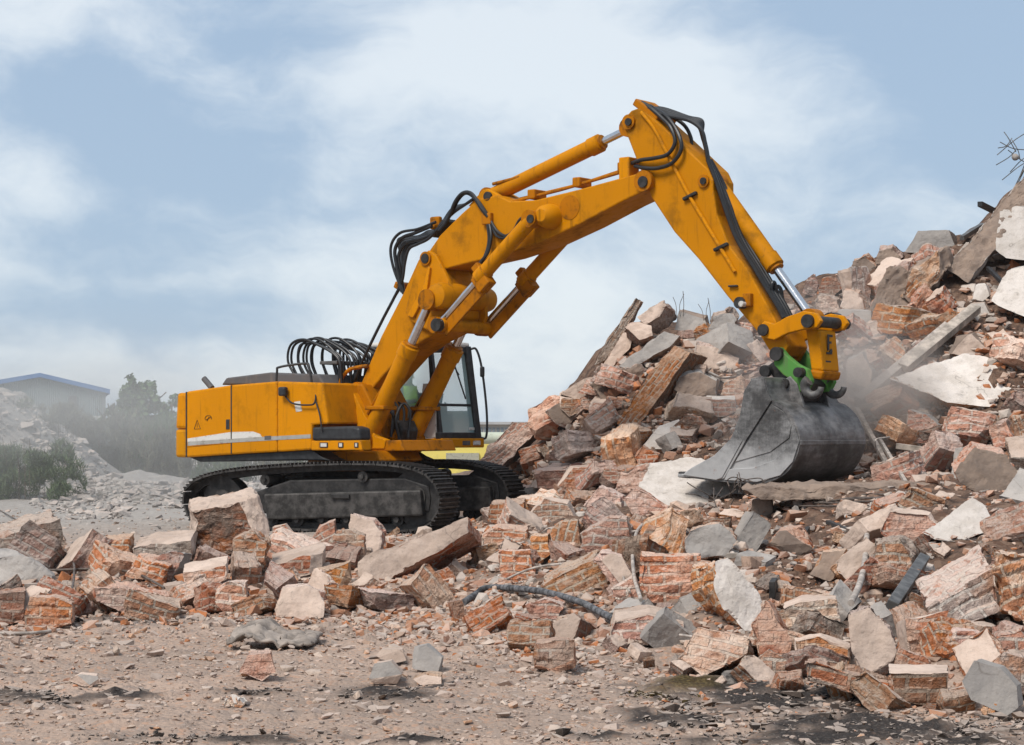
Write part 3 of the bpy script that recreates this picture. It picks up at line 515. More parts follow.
def lump_mesh(nm, mf, ms, seed):
    rs = random.Random(seed); a, b, c = .26, rs.uniform(.16, .24), rs.uniform(.11, .19)
    P = [Vector((sx * a * rs.uniform(.75, 1.1), sy * b * rs.uniform(.7, 1.1), sz * c * rs.uniform(.7, 1.1))) for sx in (-1, 1) for sy in (-1, 1) for sz in (-1, 1)]
    return rock_mesh(nm, P, .036, Vector((1, 0, 0)), Vector((0, 1, 0)), Vector((0, 0, 1)), Vector((0, 0, 1)), mf, ms, .035, 4, seed, .05)
LUMPS = [(lump_mesh('rubble_lump', a, b, 100 + k), w) for k, (a, b, w) in enumerate([('b', 'b', 'pink'), ('p', 'b', 'pink'), ('b', 'b', 'pink'), ('o', 'o', 'orange'), ('p', 'o', 'orange'), ('o', 'b', 'orange'), ('d', 'd', 'dark'), ('d', 'b', 'dark'), ('g', 'b', 'greyish'), ('p', 'g', 'greyish'), ('p', 'b', 'pale'), ('p', 'p', 'pale'), ('p', 'o', 'pale'), ('c', 'c', 'grey'), ('b', 'o', 'ruddy'), ('o', 'd', 'ruddy')])]
used = set(); rl = random.Random(5); nfill = 0
cand = []
for k in range(16000):
    x = rl.uniform(0, 1024); top, bot = itp(x, HEAPTOP), itp(x, HEAPBASE)
    if x < 470 and rl.random() < .35: continue
    cand.append((x, rl.uniform(top + 6, bot)))
Yc = cast([c[0] for c in cand], [c[1] for c in cand])
PROT = [h[:5] for h in HULLS if any(q in h[5] for q in ('white', 'tilted', 'wall corner', 'tallest', 'face', 'pink beam', 'summit', 'pier', 'square', 'beige', 'standing on edge', 'crowning'))] + [(min(p[0] for p in P), min(p[1] for p in P), max(p[0] for p in P), max(p[1] for p in P), P) for P in MACH]
placed = []; SIZES = [46, 38, 32, 27, 24, 21, 19, 17, 15, 14, 12, 11]
for ic, ((x, y), Y) in enumerate(zip(cand, Yc)):
    if nfill >= 285: break
    if np.isnan(Y) or covered(x, y): continue
    s = SIZES[min(int(ic / 1300), 11)] * rl.uniform(.9, 1.1)
    if any(a < qx < c and b < qy < d and inpoly(qx, qy, P) for a, b, c, d, P in PROT for qx, qy in ((x - .45 * s, y), (x + .45 * s, y), (x, y - .4 * s), (x, y + .4 * s), (x - .3 * s, y - .3 * s), (x + .3 * s, y - .3 * s))): continue
    if any((x - a) ** 2 + (y - b) ** 2 < (.37 * (s + q)) ** 2 for a, b, q in placed): continue
    me, word = rl.choice(LUMPS)
    if x < 470 and word in ('greyish',): continue
    near = sorted(HULLS, key=lambda h: (h[6][0] - x) ** 2 + (h[6][1] - y) ** 2)
    lab = None
    for h in near[:6]:
        if len(h[5].split()) > 9: continue
        dx, dy = x - h[6][0], y - h[6][1]
        rel = ('below' if dy > 0 else 'above') if abs(dy) > .5 * abs(dx) else 'beside'
        for size in (['little', 'small', 'tiny'] if s < 18 else ['middling', 'sizeable', 'stout'] if s < 28 else ['large', 'hefty', 'bulky']):
            L = f'{size} {word} rubble lump {rel} {h[5]}'
            if L not in used: lab = L; break
        if lab: break
    if not lab: continue
    used.add(lab); placed.append((x, y, s)); nfill += 1
    o = link(bpy.data.objects.new('rubble_lump', me)); sc = s / F * Y / .46
    p = at(x, y, Y); o.location = (p.x, p.y, p.z + .12 * sc); o.scale = (sc, sc * rl.uniform(.8, 1.2), sc * rl.uniform(.8, 1.15))
    o.rotation_euler = (rl.gauss(0, .5), rl.gauss(0, .5), rl.uniform(0, 6.28))
    tag(o, lab, 'rubble lump', 'loose lumps of brick and plaster on the heap')
# ------------------------------------------------------------------ uncountable crumbs and gravel
def stone_bases(n, seed, flat=.7):
    rs = random.Random(seed); out = []
    for k in range(n):
        bm = hull_bm([Vector((rs.uniform(-1, 1), rs.uniform(-.8, .8), rs.uniform(-flat, flat))) * .55 for _ in range(16)])
        bmesh.ops.triangulate(bm, faces=bm.faces); bm.verts.index_update(); bmesh.ops.recalc_face_normals(bm, faces=bm.faces)
        out.append((np.array([v.co[:] for v in bm.verts]), np.array([[v.index for v in f.verts] for f in bm.faces]))); bm.free()
    return out
def scatter(name, px, py, spx, cols, seed, flat, lift=.0):
    r = np.random.default_rng(seed); Y = cast(px, py); ok = ~np.isnan(Y); px, py, Y, spx = px[ok], py[ok], Y[ok], spx[ok]
    X = (px - CX) / F * Y; Y = Y + r.normal(0, .03, len(Y)); Z = terrain(X, Y)
    bases = stone_bases(14, seed, flat); VV = []; FF = []; CC = []; n0 = 0; idx = r.integers(0, 14, len(X)); sz = spx / F * Y
    cols = np.array(cols); ci = r.integers(0, len(cols), len(X))
    for b in range(14):
        k = np.where(idx == b)[0]
        if not len(k): continue
        BV, BF = bases[b]; m = len(k); az = r.uniform(0, 6.28, m); tx = r.normal(0, .4, m)
        s = sz[k][:, None, None] * r.uniform(.7, 1.25, (m, 1, 3)); P = BV[None] * s
        c, si = np.cos(tx)[:, None], np.sin(tx)[:, None]; P = np.stack([P[..., 0], P[..., 1] * c - P[..., 2] * si, P[..., 1] * si + P[..., 2] * c], -1)
        c, si = np.cos(az)[:, None], np.sin(az)[:, None]; P = np.stack([P[..., 0] * c - P[..., 1] * si, P[..., 0] * si + P[..., 1] * c, P[..., 2]], -1)
        P = P + np.stack([X[k], Y[k], Z[k] + sz[k] * .12 + lift], -1)[:, None]
        VV.append(P.reshape(-1, 3)); FF.append((BF[None] + (np.arange(m) * len(BV))[:, None, None] + n0).reshape(-1, 3)); n0 += m * len(BV)
        sooty = np.zeros(m)
        if name == 'gravel':
            for (sa, sb, sc_, sd_) in SOOT: sooty = np.maximum(sooty, (((px[k] - sa) / sc_) ** 2 + ((py[k] - sb) / sd_) ** 2 < 1.1) * (r.random(m) < .86))
        CC.append(np.repeat(cols[ci[k]] * r.uniform(.75, 1.2, (m, 1)) * (1 - .84 * sooty[:, None]), len(BV), 0))
    V = np.concatenate(VV); Fa = np.concatenate(FF); C = np.concatenate(CC)
    me = bpy.data.meshes.new(name); me.from_pydata(V.tolist(), [], Fa.tolist())
    a = me.attributes.new('tint', 'FLOAT_COLOR', 'POINT'); a.data.foreach_set('color', np.c_[C, np.ones(len(C))].astype(np.float32).ravel())
    me.materials.append(STONE); o = link(bpy.data.objects.new(name, me)); o['kind'] = 'stuff'; return o
t = NT('crumb'); p = t.n('NewGeometry', out=0); tint = t.n('Attribute', out=0, attribute_name='tint'); n1 = t.noise(p, 26., 6, .7)
nz = t.n('SeparateXYZ', {0: t.n('NewGeometry', out=1)}, out=2)
k = t.mix(t.ramp(n1, .5, .72, 0., .6), tint, (.12, .095, .08)); k = t.mix(t.ramp(t.math('ADD', nz, t.math('MULTIPLY', n1, .7)), .8, 1.4, 0., .7), k, (.46, .375, .32))
STONE = t.fin(k, .95, 0, n1, .7, .02, .1)
PINK = [(.44, .25, .17), (.40, .21, .13), (.47, .33, .25), (.43, .17, .075), (.30, .17, .12), (.49, .39, .32), (.38, .32, .28)]
SOIL = [(.43, .325, .265), (.38, .29, .24), (.48, .38, .31), (.31, .245, .21), (.45, .35, .29), (.41, .31, .25), (.44, .34, .27), (.40, .30, .25), (.36, .28, .23), (.46, .27, .17)]
GREY = [(.40, .37, .34), (.34, .31, .29), (.45, .41, .38)]
r = np.random.default_rng(3)
def region(n, f): 
    x = r.uniform(-10, 1034, n); y = f(x); return x, y
x = np.concatenate([r.uniform(-120, 1034, 7200), r.uniform(470, 1240, 6200)]); top = np.array([itp(a, HEAPTOP) for a in x]); bot = np.array([itp(a, HEAPBASE) for a in x]) + 8
y = top + (bot - top) * r.uniform(0.02, 1, len(x)); s = np.clip(r.lognormal(1.6, .55, len(x)), 2.2, 19)
scatter('brick_crumbs', x, y, s, PINK, 41, .6)
x = r.uniform(-10, 1034, 3200); y = np.array([itp(a, HEAPBASE) for a in x]) + np.abs(r.normal(0, 30, 3200)) - 8; scatter('brick_grit', x, y, np.clip(r.lognormal(1.25, .55, 3200), 1.5, 13), PINK + SOIL, 57, .5)
x = r.normal(425, 55, 900); y = r.normal(607, 24, 900); k = (y > 565) & (y < 670); scatter('broken_brick_litter', x[k], y[k], np.clip(r.lognormal(1.9, .4, k.sum()), 3, 13), PINK, 43, .6)
x = r.uniform(-130, 1180, 12500); bot = np.array([itp(a, HEAPBASE) for a in x]); y = bot + (752 - bot) * r.uniform(0, 1, len(x)) ** 1.1
s = np.clip(r.lognormal(.98, .70, len(x)), 1.2, 19); scatter('gravel', x, y, s, SOIL, 45, .38)
x = np.concatenate([r.normal(a, c * .5, int(c * d * .9)) for a, b, c, d in SOOT]); y = np.concatenate([r.normal(b, d * .5, int(c * d * .9)) for a, b, c, d in SOOT]); scatter('burnt_clods', x, y, np.clip(r.lognormal(1.0, .55, len(x)), 1.4, 11), [(.03, .027, .025), (.05, .043, .04), (.022, .02, .02), (.11, .09, .08)], 53, .55)
x = np.concatenate([r.normal(a, c * .45, 420) for a, b, c, d in MOSS]); y = np.concatenate([r.normal(b, d * .5, 420) for a, b, c, d in MOSS]); scatter('mossy_clods', x, y, np.clip(r.lognormal(1.0, .5, len(x)), 1.4, 7), [(.07, .05, .02), (.11, .08, .03), (.045, .032, .016)], 54, .6)
x = r.uniform(480, 1240, 5200); top = np.array([itp(a, HEAPTOP) for a in x]) + 4; y = top + (r.uniform(0, 1, len(x))) * (650 - top); scatter('coarse_crumbs', x, y, np.clip(r.lognormal(2.15, .4, len(x)), 5, 22), PINK + [(.42, .36, .31), (.5, .44, .39)], 55, .6)
x = r.uniform(-10, 470, 1500); y = r.uniform(508, 560, 1500); scatter('gravel', x, y, np.clip(r.lognormal(.9, .45, 1500), 1.5, 7), GREY + SOIL[:3], 47, .5)
x = np.where(r.random(2600) < .35, r.uniform(30, 130, 2600), r.uniform(-10, 330, 2600)); y = 492 + np.abs(r.normal(0, 12, 2600)) - 8; y = np.where(x < 125, np.interp(x, [-10, 20, 60, 95, 130], [392, 399, 424, 460, 488]) + r.uniform(0, 100, 2600) * np.interp(x, [90, 125], [1, .3]), y); k = y < 520
scatter('spoil_stones', x[k], y[k], np.clip(r.lognormal(1.5, .55, k.sum()), 2, 16), GREY, 49, .5)
# ------------------------------------------------------------------ timber, pipes, rebar, cable
def on(px, py, lift=.05):
    c = cast([px], [py])[0]; return at(px, py, (39.5 if np.isnan(c) else float(c)) - lift)
def wire(name, label, cat, pts, rad, mat, lift=.12, group=None, smooth=True, Ys=None):
    P = [on(p[0], p[1], lift) if len(p) == 2 else at(*p) for p in pts]
    o = MB().tube(spline(P, 6) if smooth else P, rad, 10).build(name, mat, None, True); tag(o, label, cat, group); return o
M['wir'] = mat_simple('rusty_wire', (.12, .095, .08), .7, .3, .4); M['cab'] = mat_simple('dusty_cable', (.36, .31, .27), .8); M['wod'] = mat_simple('weathered_wood', (.34, .29, .245), .85, 0, .4, 5.)
M['rope'] = mat_simple('ash_pipe', (.10, .10, .105), .8, 0, .7, 14., .3, .6); M['iron'] = mat_simple('black_iron', (.03, .03, .032), .55, .3, .4)
wire('bent_pipe', 'long grey pipe bent over orange bricks', 'pipe', [(464, 602), (476, 594), (486, 588), (510, 588), (545, 592), (580, 602), (600, 612), (614, 619)], .03, M['rope'], .6)
wire('loose_cable', 'thick pale cable hanging by rust red block', 'cable', [(879, 513), (872, 518), (867, 535), (865, 560), (860, 583), (851, 603)], .026, M['cab'], 1.2)
wire('bent_rebar', 'thin hooped rod standing over orange bricks', 'rebar', [(641, 600), (634, 575), (633, 548), (640, 527), (658, 521), (676, 526), (688, 534)], .016, M['cab'], 1.2)
wire('loose_wire', 'rusty wire looping over long dark slab', 'wire', [(-4, 508), (10, 516), (35, 530), (58, 543), (72, 560), (74, 575), (72, 590)], .012, M['wir'], .8)
wire('loose_wire', 'straight pale wire crossing low pink slab', 'wire', [(-4, 590), (40, 593), (90, 597), (140, 602), (180, 605)], .012, M['cab'], .5)
wire('loose_wire', 'wire stretched above low pink slab', 'wire', [(-4, 569), (50, 570), (100, 569), (135, 573), (165, 588)], .013, M['wir'], .5)
wire('loose_wire', 'wire lying on soil before squat block', 'wire', [(-4, 633), (30, 633), (60, 630)], .014, M['cab'], .2)
wire('loose_wire', 'dark wire on soil near soot patch', 'wire', [(-4, 704), (25, 701), (55, 703), (80, 711)], .01, M['wir'], .1)
wire('loose_wire', 'thin wire across broad tumbled block', 'wire', [(500, 582), (530, 569), (560, 564), (600, 563), (622, 566)], .011, M['cab'], .6)
wire('loose_wire', 'short upright wire by pale brick wedge', 'wire', [(622, 566), (624, 580), (630, 592)], .011, M['cab'], .6)
wire('loose_wire', 'dark wire sagging across summit blocks', 'wire', [(668, 352), (690, 361), (705, 371), (722, 378), (740, 376)], .018, M['wir'], .7)
wire('bent_rebar', 'slack wire lying over wide dark bottomed slab', 'rebar', [(680, 635), (720, 640), (745, 638), (782, 640)], .01, M['cab'], .7)
wire('loose_wire', 'wire drooping above smooth wedge slab', 'wire', [(1000, 522), (1012, 530), (1030, 548)], .014, M['wir'], .5)
wire('loose_wire', 'long thin twig on front soil', 'twig', [(405, 690), (430, 688), (455, 682), (470, 677)], .012, M['wir'], .08)
wire('steel_angle', 'bent black steel bar beside leaning slab', 'steel bar', [(533, 440), (538, 420), (563, 429)], .045, M['iron'], .5, None, False)
def beam(name, label, cat, a, b, w, h, mat, lift=.35, rot=0):
    A, Bv = on(*a, lift), on(*b, lift); d = Bv - A; q = d.to_track_quat('X', 'Z').to_matrix() @ Matrix.Rotation(rot, 3, 'X')
    o = MB().box((0, 0, 0), (d.length, w, h), q).build(name, mat, None, False, .006); o.location = (A + Bv) / 2; tag(o, label, cat); return o
beam('steel_girder', 'long pale steel beam slanting behind bucket', 'girder', (858, 403), (948, 328), .16, .22, M['cab'], .5, .5)
beam('timber', 'weathered timber slanting above big white slab', 'timber', (903, 368), (976, 308), .2, .14, M['wod'], .6, .4)
beam('timber_batten', 'short pale plank upright under the shelf', 'plank', (732, 556), (753, 521), .1, .05, M['wod'], .5)
beam('timber_offcut', 'dark dusty board in hollow below bucket', 'board', (772, 590), (808, 532), .05, .14, M['stl'], .5)
beam('steel_channel', 'black steel channel leaning by wall corner', 'steel bar', (891, 608), (923, 560), .09, .11, M['hok'], .6, .4)
beam('timber_batten', 'dark stub of plank near thick cable', 'plank', (828, 522), (852, 532), .06, .05, M['stl'], .4)
beam('timber_batten', 'slim pale batten below slanting steel beam', 'plank', (856, 408), (905, 400), .06, .08, M['cab'], .5)
beam('timber_batten', 'pale batten falling from steel beam', 'plank', (857, 409), (890, 470), .07, .07, M['cab'], .6)
beam('timber_batten', 'thin batten crossing dust behind bucket', 'plank', (880, 440), (908, 486), .05, .06, M['cab'], .6)
beam('timber_batten', 'long bent board under curved hollow block', 'plank', (897, 446), (965, 455), .06, .09, M['wod'], .6)
beam('scrap_bar', 'grey pipe pointing from leaning wall to sky', 'pipe', (962, 238), (984, 224), .09, .09, M['hok'], .5)
beam('scrap_bar', 'black stub of bar on skyline', 'pipe', (980, 204), (996, 212), .1, .1, M['iron'], .4)
beam('scrap_bar', 'straight dark bar through leaning wall foot', 'pipe', (988, 268), (1004, 284), .07, .07, M['iron'], .7)
# dusty shelf: a long concrete edge with a fringe of reinforcing wire
o = block('dusty concrete shelf trailing reinforcing wires under bucket', [(742, 490), (760, 487), (900, 487), (935, 492), (930, 498), (850, 501), (760, 499)], (5, -5), .9, 'k', 'k', chips=0, rough=.06, name='concrete_shelf')
for k in range(9):
    y0 = 486 + 2.4 * k + rl.uniform(-1, 1); x0 = rl.uniform(735, 800); x1 = rl.uniform(850, 945)
    wire('reinforcing_wire', ['highest', 'second', 'third', 'fourth', 'fifth', 'sixth', 'seventh', 'eighth', 'lowest'][k] + ' stretched wire along the dusty concrete shelf', 'wire', [(x0, y0), ((2 * x0 + x1) / 3, y0 + rl.uniform(-2, 3)), ((x0 + 2 * x1) / 3, y0 + rl.uniform(-3, 3)), (x1, y0 + rl.uniform(-3, 4))], .012, M['wir'], .75, 'wires along the concrete shelf')
def tangle(name, label, cat, cx, cy, sx, sy, n, Y, rad, mat, seed, loop=True):
    rs = random.Random(seed); mb = MB()
    for k in range(n):
        a = (cx + rs.uniform(-sx, sx), cy + rs.uniform(-sy, sy)); P = [a]
        ang = rs.uniform(0, 6.28)
        for j in range(5):
            ang += rs.uniform(-.9, .9) + (.5 if loop else 0); st = rs.uniform(.25, .55) * sx
            P.append((P[-1][0] + math.cos(ang) * st, P[-1][1] + math.sin(ang) * st * .8))
        mb.tube(spline([at(p[0], p[1], Y + rs.uniform(-.3, .3)) for p in P], 4), rad, 5)
    return tag(mb.build(name, mat, None, True), label, cat)
tangle('wire_tangle', 'tangle of thin loops hanging beneath the bucket', 'wire tangle', 752, 496, 30, 9, 13, 28.6, .009, M['wir'], 4)
tangle('wire_tangle', 'knot of fine wire in dark hollow', 'wire tangle', 806, 556, 22, 12, 9, 23.5, .007, M['wir'], 8)
tangle('wire_tangle', 'dusty nest of wires between white slabs', 'wire tangle', 990, 300, 22, 26, 16, 37.6, .013, M['hok'], 9)
tangle('wire_tangle', 'pale looping wires behind bucket back', 'wire tangle', 885, 470, 25, 20, 8, 30.6, .012, M['cab'], 10)
mb = MB(); rs = random.Random(3)
for (x0, y0, x1, y1) in [(1003, 214, 1034, 152), (1010, 200, 1040, 140), (997, 155, 1036, 128), (1000, 142, 1036, 150), (1010, 172, 1040, 150), (1014, 190, 1034, 120), (996, 165, 1016, 150), (1005, 205, 1030, 180), (998, 148, 1012, 138), (1008, 150, 1040, 170), (1002, 180, 1036, 158), (1012, 140, 1020, 160), (1004, 132, 1016, 152)]:
    mb.tube(spline([at(x0, y0, 40.3), at((x0 + x1) / 2 + rs.uniform(-4, 4), (y0 + y1) / 2 + rs.uniform(-4, 4), 40.2), at(x1, y1, 40.2)], 5), .010, 5)
o = tag(mb.build('bare_rebar', M['hok'], None, True), 'spray of bent rebar rising from leaning wall into sky', 'rebar')
bm = bmesh.new(); bmesh.ops.create_icosphere(bm, subdivisions=2, radius=.075)
for v in bm.verts: v.co *= 1 + .25 * mnoise.noise(v.co * 9)
me = bpy.data.meshes.new('concrete_clod'); bm.to_mesh(me); bm.free(); me.materials.append(M['c']); c = link(bpy.data.objects.new('concrete_clod', me), o); c.location = at(1015, 157, 40.2)
for k, (x0, y0, dx, h, lb) in enumerate([(677, 312, -4, 15, 'bare twigs sprouting on skyline beside summit'), (704, 318, -6, 14, 'bare twigs sprouting before the arm')]):
    mb = MB()
    for j in range(3): mb.tube(spline([at(x0 + j * 3, y0 + 4, 38.6), at(x0 + j * 4 + dx * .3, y0 - h * .5, 38.6), at(x0 + j * 5 + dx + (j % 2) * 6, y0 - h - 3 * (j % 3), 38.6)], 4), .006, 4)
    tag(mb.build('bare_twigs', M['wir'], None, True), lb, 'twigs')
# crumpled felt sheet on the soil
V = []; Fa = []; nx, ny = 44, 28; c0 = on(258, 651, 0)
for j in range(ny):
    for i in range(nx):
        a, b = i / (nx - 1), j / (ny - 1)
        q = Vector((c0.x + (a - .35) * .66, c0.y + b * .8 - .1, 0)); bumpz = .07 * math.exp(-((a - .25) / .2) ** 2) + .06 * mnoise.noise((a * 4, b * 4, 1)) + .06 * b * (1 - a)
        q.z = float(terrain(np.array([q.x]), np.array([q.y]), False)[0]) + .05 + max(0, bumpz) + .035 * mnoise.noise((a * 9, b * 9, 4)) + .015 * mnoise.noise((a * 22, b * 22, 4)); q.x += .04 * mnoise.noise((a * 5, b * 6, 7)); V.append(q)
Fa = [(j * nx + i, j * nx + i + 1, (j + 1) * nx + i + 1, (j + 1) * nx + i) for j in range(ny - 1) for i in range(nx - 1)]
o = mesh_obj('felt_sheet', V, Fa, mat_simple('felt', (.25, .21, .18), .9, 0, .4, 5., .2, .5), None, True); o.modifiers.new('th', 'SOLIDIFY').thickness = .02
tag(o, 'crumpled grey roofing sheet lying on the bare soil', 'sheet')
# ------------------------------------------------------------------ the excavator
X0, Y0, AU, AT = -2.75, 36.0, R(38), R(24)
def solver(a):
    ca, sa = math.cos(a), math.sin(a)
    def U(px, py, ly):
        u = (px - CX) / F; lx = (u * (Y0 + ly * ca) - X0 - ly * sa) / (ca + u * sa); Y = Y0 - lx * sa + ly * ca
        return Vector((lx, ly, CZ + (HY - py) / F * Y))
    return U
U, UT = solver(AU), solver(AT)
EX = empty('excavator', (X0, Y0, 0), -AU)
tag(EX, 'big yellow tracked excavator reaching its bucket over the brick heap', 'excavator')
def outl(P, ly, u=U): return [(v.x, v.z) for v in (u(p[0], p[1], ly) for p in P)]
def plate(name, P, y0, y1, mat, parent=EX, bevel=.018, u=U): return MB().prism(outl(P, y0, u), y0, y1).build(name, mat, parent, False, bevel)
def rod(p0, p1, r, name, mat, parent=EX, n=20): return MB().tube([p0, p1], r, n).build(name, mat, parent, True)
def disc(mb, c, r, w, n=20): mb.tube([Vector((c[0], c[1] - w / 2, c[2])), Vector((c[0], c[1] + w / 2, c[2]))], r, n); return mb
def pins(name, L, mat=None, parent=EX):
    for (px, py, ly, r, w) in L:
        o = disc(MB(), U(px, py, ly), r, w).build(name, mat or M['stl'], parent, True)
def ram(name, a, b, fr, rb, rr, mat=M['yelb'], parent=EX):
    """hydraulic cylinder from a to b: barrel over fraction fr, chrome rod for the rest"""
    d = (b - a); m = a + d * fr; dn = d.normalized()
    k = [a, a + dn * .02, m - dn * .22, m - dn * .22, m - dn * .02, m]; rr_ = [rb * .8, rb, rb, rb * 1.14, rb * 1.14, rb * .95]
    o = MB().tube(k, rr_, 22).build(name, mat, parent, True)
    MB().tube([m - dn * .02, b], rr, 16).build('rod', M['chr'], o, True)
    MB().tube([m - dn * .015, m + dn * .035], rb * .9, 18).build('gland', M['yel2'], o, True)
    e = Vector((0, 1, 0))
    for q in (a, b): MB().tube([q - e * rb * .9, q + e * rb * .9], rb * 1.15, 18).build('eye', M['yel2'], o, True)
    return o
# --- tracks (their own heading)
TR = AU - AT
def track(side):
    y0, y1 = (-1.78, -1.03) if side < 0 else (1.03, 1.78)
    root = empty('track'); root.parent = EX; root.rotation_euler = (0, 0, TR)
    path_px = [(186, 512), (183, 498), (187, 487), (200, 478), (227, 471.5), (261, 468), (300, 465.5), (340, 464.2), (375, 464.6), (400, 467), (418, 472), (430, 480), (437, 492), (438, 505), (433, 518), (421, 528), (400, 531), (340, 531), (280, 529), (225, 526), (200, 523), (191, 519)]
    P = [UT(p[0], p[1], -1.78) for p in path_px]; P = spline(P + [P[0], P[1], P[2]], 8)[8:]
    pts = [(p.x, p.z) for p in P][:len(path_px) * 8]
    # even spacing of the shoes
    L = [0]
    for i in range(len(pts)): a, b = pts[i], pts[(i + 1) % len(pts)]; L.append(L[-1] + math.hypot(b[0] - a[0], b[1] - a[1]))
    n = 48; mb = MB(); ln = MB(); xs = [p[0] for p in pts] + [pts[0][0]]; zs = [p[1] for p in pts] + [pts[0][1]]; cm = (y0 + y1) / 2
    for k in range(n):
        s = L[-1] * k / n; x, z = np.interp(s, L, xs), np.interp(s, L, zs); x2, z2 = np.interp((s + .05) % L[-1], L, xs), np.interp((s + .05) % L[-1], L, zs)
        ang = math.atan2(z2 - z, x2 - x); Mx = Matrix.Rotation(-ang, 3, 'Y'); nrm = Mx @ Vector((0, 0, 1)); tan = Mx @ Vector((1, 0, 0)); c = Vector((x, cm, z))
        w = L[-1] / n
        mb.box(c - nrm * .0, (w * .93, .74, .03), Mx); 
        for q in (-.36, 0, .36): mb.box(c + nrm * .03 + tan * (q * w * .9), (.022, .74, .045), Mx)
        for dy in (-.12, .12): ln.box(c - nrm * .065 + Vector((0, dy, 0)), (w * 1.02, .05, .10), Mx)
    sh = mb.build('track_shoe_chain', M['trk'], root); ln.build('link_chain', M['stl'], root)
    w = y1 - y0
    inner = [(257, 486), (282, 480), (380, 478), (415, 486), (421, 500), (421, 518), (262, 518), (245, 505)]
    MB().prism(outl([(262, 494), (419, 490), (421, 516), (265, 520)], -1.78, UT), cm - .33, cm + .30).build('side_frame', M['trk'], root, False, .03)
    MB().prism(outl([(250, 492), (285, 480), (400, 478), (424, 486), (426, 500), (424, 512), (258, 514)], -1.78, UT), cm - .2, cm + .26).build('inner_frame', M['stl'], root, False, .03)
    def wheel(nm, px, py, r, ww, mat=M['stl']):
        c = UT(px, py, -1.78); c.y = cm; o = disc(MB(), c, r, ww, 28).build(nm, mat, root, True, ); disc(MB(), c, r * .45, ww + .12, 20).build('hub', M['trk'], o, True); return o
    wheel('drive_sprocket', 410, 498, .47, .34); wheel('idler_wheel', 216, 500, .40, .3)
    wheel('carrier_roller', 261, 480, .095, .5, M['trk']); wheel('carrier_roller', 359, 477, .095, .5, M['trk'])
    for k in range(7): wheel('track_roller', 243 + k * 25, 520, .11, .42)
    MB().box(UT(340, 500, -1.78) + Vector((0, cm - .36 + 1.78, .06)), (.35, .04, .07)).build('step', M['stl'], root, False, .01)
track(-1); track(1)
car = MB(); car.box((0, 0, .72), (2.3, 2.2, .42)).box((0, 0, .98), (1.5, 1.5, .24)); o = car.build('undercarriage', M['stl'], EX, False, .03); o.rotation_euler = (0, 0, TR)
MB().tube([(0, 0, 1.05), (0, 0, 1.32)], 0.92, 40).build('slewing_ring', M['yel2'], EX, True)
MB().prism(outl([(318, 452), (345, 451), (376, 451), (382, 461), (370, 463), (324, 461)], -1.0), -1.0, .1).build('belly_plate', M['yel2'], EX, False, .03)
# --- house
def house(P0, y0, y1, name, mat, parent=EX, bevel=.05): return MB().prism(outl(P0, y0), y0, y1).build(name, mat, parent, False, bevel)
body = house([(186, 391.5), (231, 385), (277, 381.3), (277, 452.1), (250, 453.5), (186, 457.5)], -1.5, 1.5, 'engine_housing', M['yel'], EX, .035)
house([(277.1, 381.3), (322, 382.7), (324.5, 398), (328, 424), (312, 425), (311, 450), (277.1, 452.1)], -1.5, -.42, 'tank_housing', M['yel'], EX, .035)
zc = [U(186, y, -1.5) for y in (391.5, 457.5)]
cw = MB()                                    # counterweight with rounded rear
xr = zc[0].x - .004; hs = [(0, 1.5), (.2, 1.49), (.34, 1.44), (.46, 1.2), (.55, .7)]; ring = [(xr - a, -b) for a, b in hs] + [(xr - .58, 0)] + [(xr - a, b) for a, b in hs[::-1]]
V = [(x + (.0 if z < 2 else .07 * (xr - x) / .5), y, z) for (x, y) in ring for z in (zc[1].z + .52, zc[0].z - .02)]; n = len(ring); V2 = [(x, y, z) for (x, y) in ring for z in (zc[1].z, zc[1].z + .517)]
MB().add(V2, [(2 * i, 2 * i + 2, 2 * i + 3, 2 * i + 1) for i in range(n - 1)] + [tuple(range(0, 2 * n, 2)), tuple(range(2 * n - 1, 0, -2)), (0, 1, 2 * n - 1, 2 * n - 2)]).build('rear_bumper', M['lem'], EX, False, .05)
cw.add(V, [(2 * i, 2 * i + 2, 2 * i + 3, 2 * i + 1) for i in range(n - 1)] + [tuple(range(0, 2 * n, 2)), tuple(range(2 * n - 1, 0, -2)), (0, 1, 2 * n - 1, 2 * n - 2)])
cw.build('counterweight', M['yel'], EX, False, .06)
house([(188, 457), (250, 453), (311, 449.5), (322, 457), (330, 460.5), (300, 460), (200, 462)], -1.42, 1.38, 'belly_pan', M['blk'], EX, .02)
house([(311, 440.5), (361, 440), (362, 450.3), (311, 450.5)], -1.5, -1.25, 'side_deck', M['yel'], EX, .02)
house([(312, 427), (352, 426), (359, 428), (360, 440), (312, 440.6)], -1.52, -1.22, 'tool_box', M['blk'], EX, .04)
for (a, b) in ((319.5, 327.5), (338, 343), (354, 358)):
    o = plate('side_lamp', [(a, 442.5), (b, 442.5), (b, 447.5), (a, 447.5)], -1.515, -1.5, M['blk'], EX, .004)
    plate('lamp_glass', [(a + 1, 443.3), (b - 1, 443.3), (b - 1, 446.7), (a + 1, 446.7)], -1.521, -1.515, M['whi'], o, 0)
plate('door_seam', [(230.6, 385.5), (231.8, 385.4), (231.8, 453.6), (230.6, 453.7)], -1.504, -1.49, M['blk'], EX, 0)
plate('door_seam', [(185.6, 392), (186.8, 391.8), (186.8, 457), (185.6, 457)], -1.504, -1.49, M['blk'], EX, 0)
plate('door_seam', [(187, 446.6), (231, 442.4), (231, 443.2), (187, 447.4)], -1.504, -1.49, M['yel2'], EX, 0)
plate('stripe', [(187.5, 438.5), (231, 432), (253, 431.5), (260, 434), (262, 437), (187.5, 442)], -1.503, -1.49, M['whi'], EX, 0)
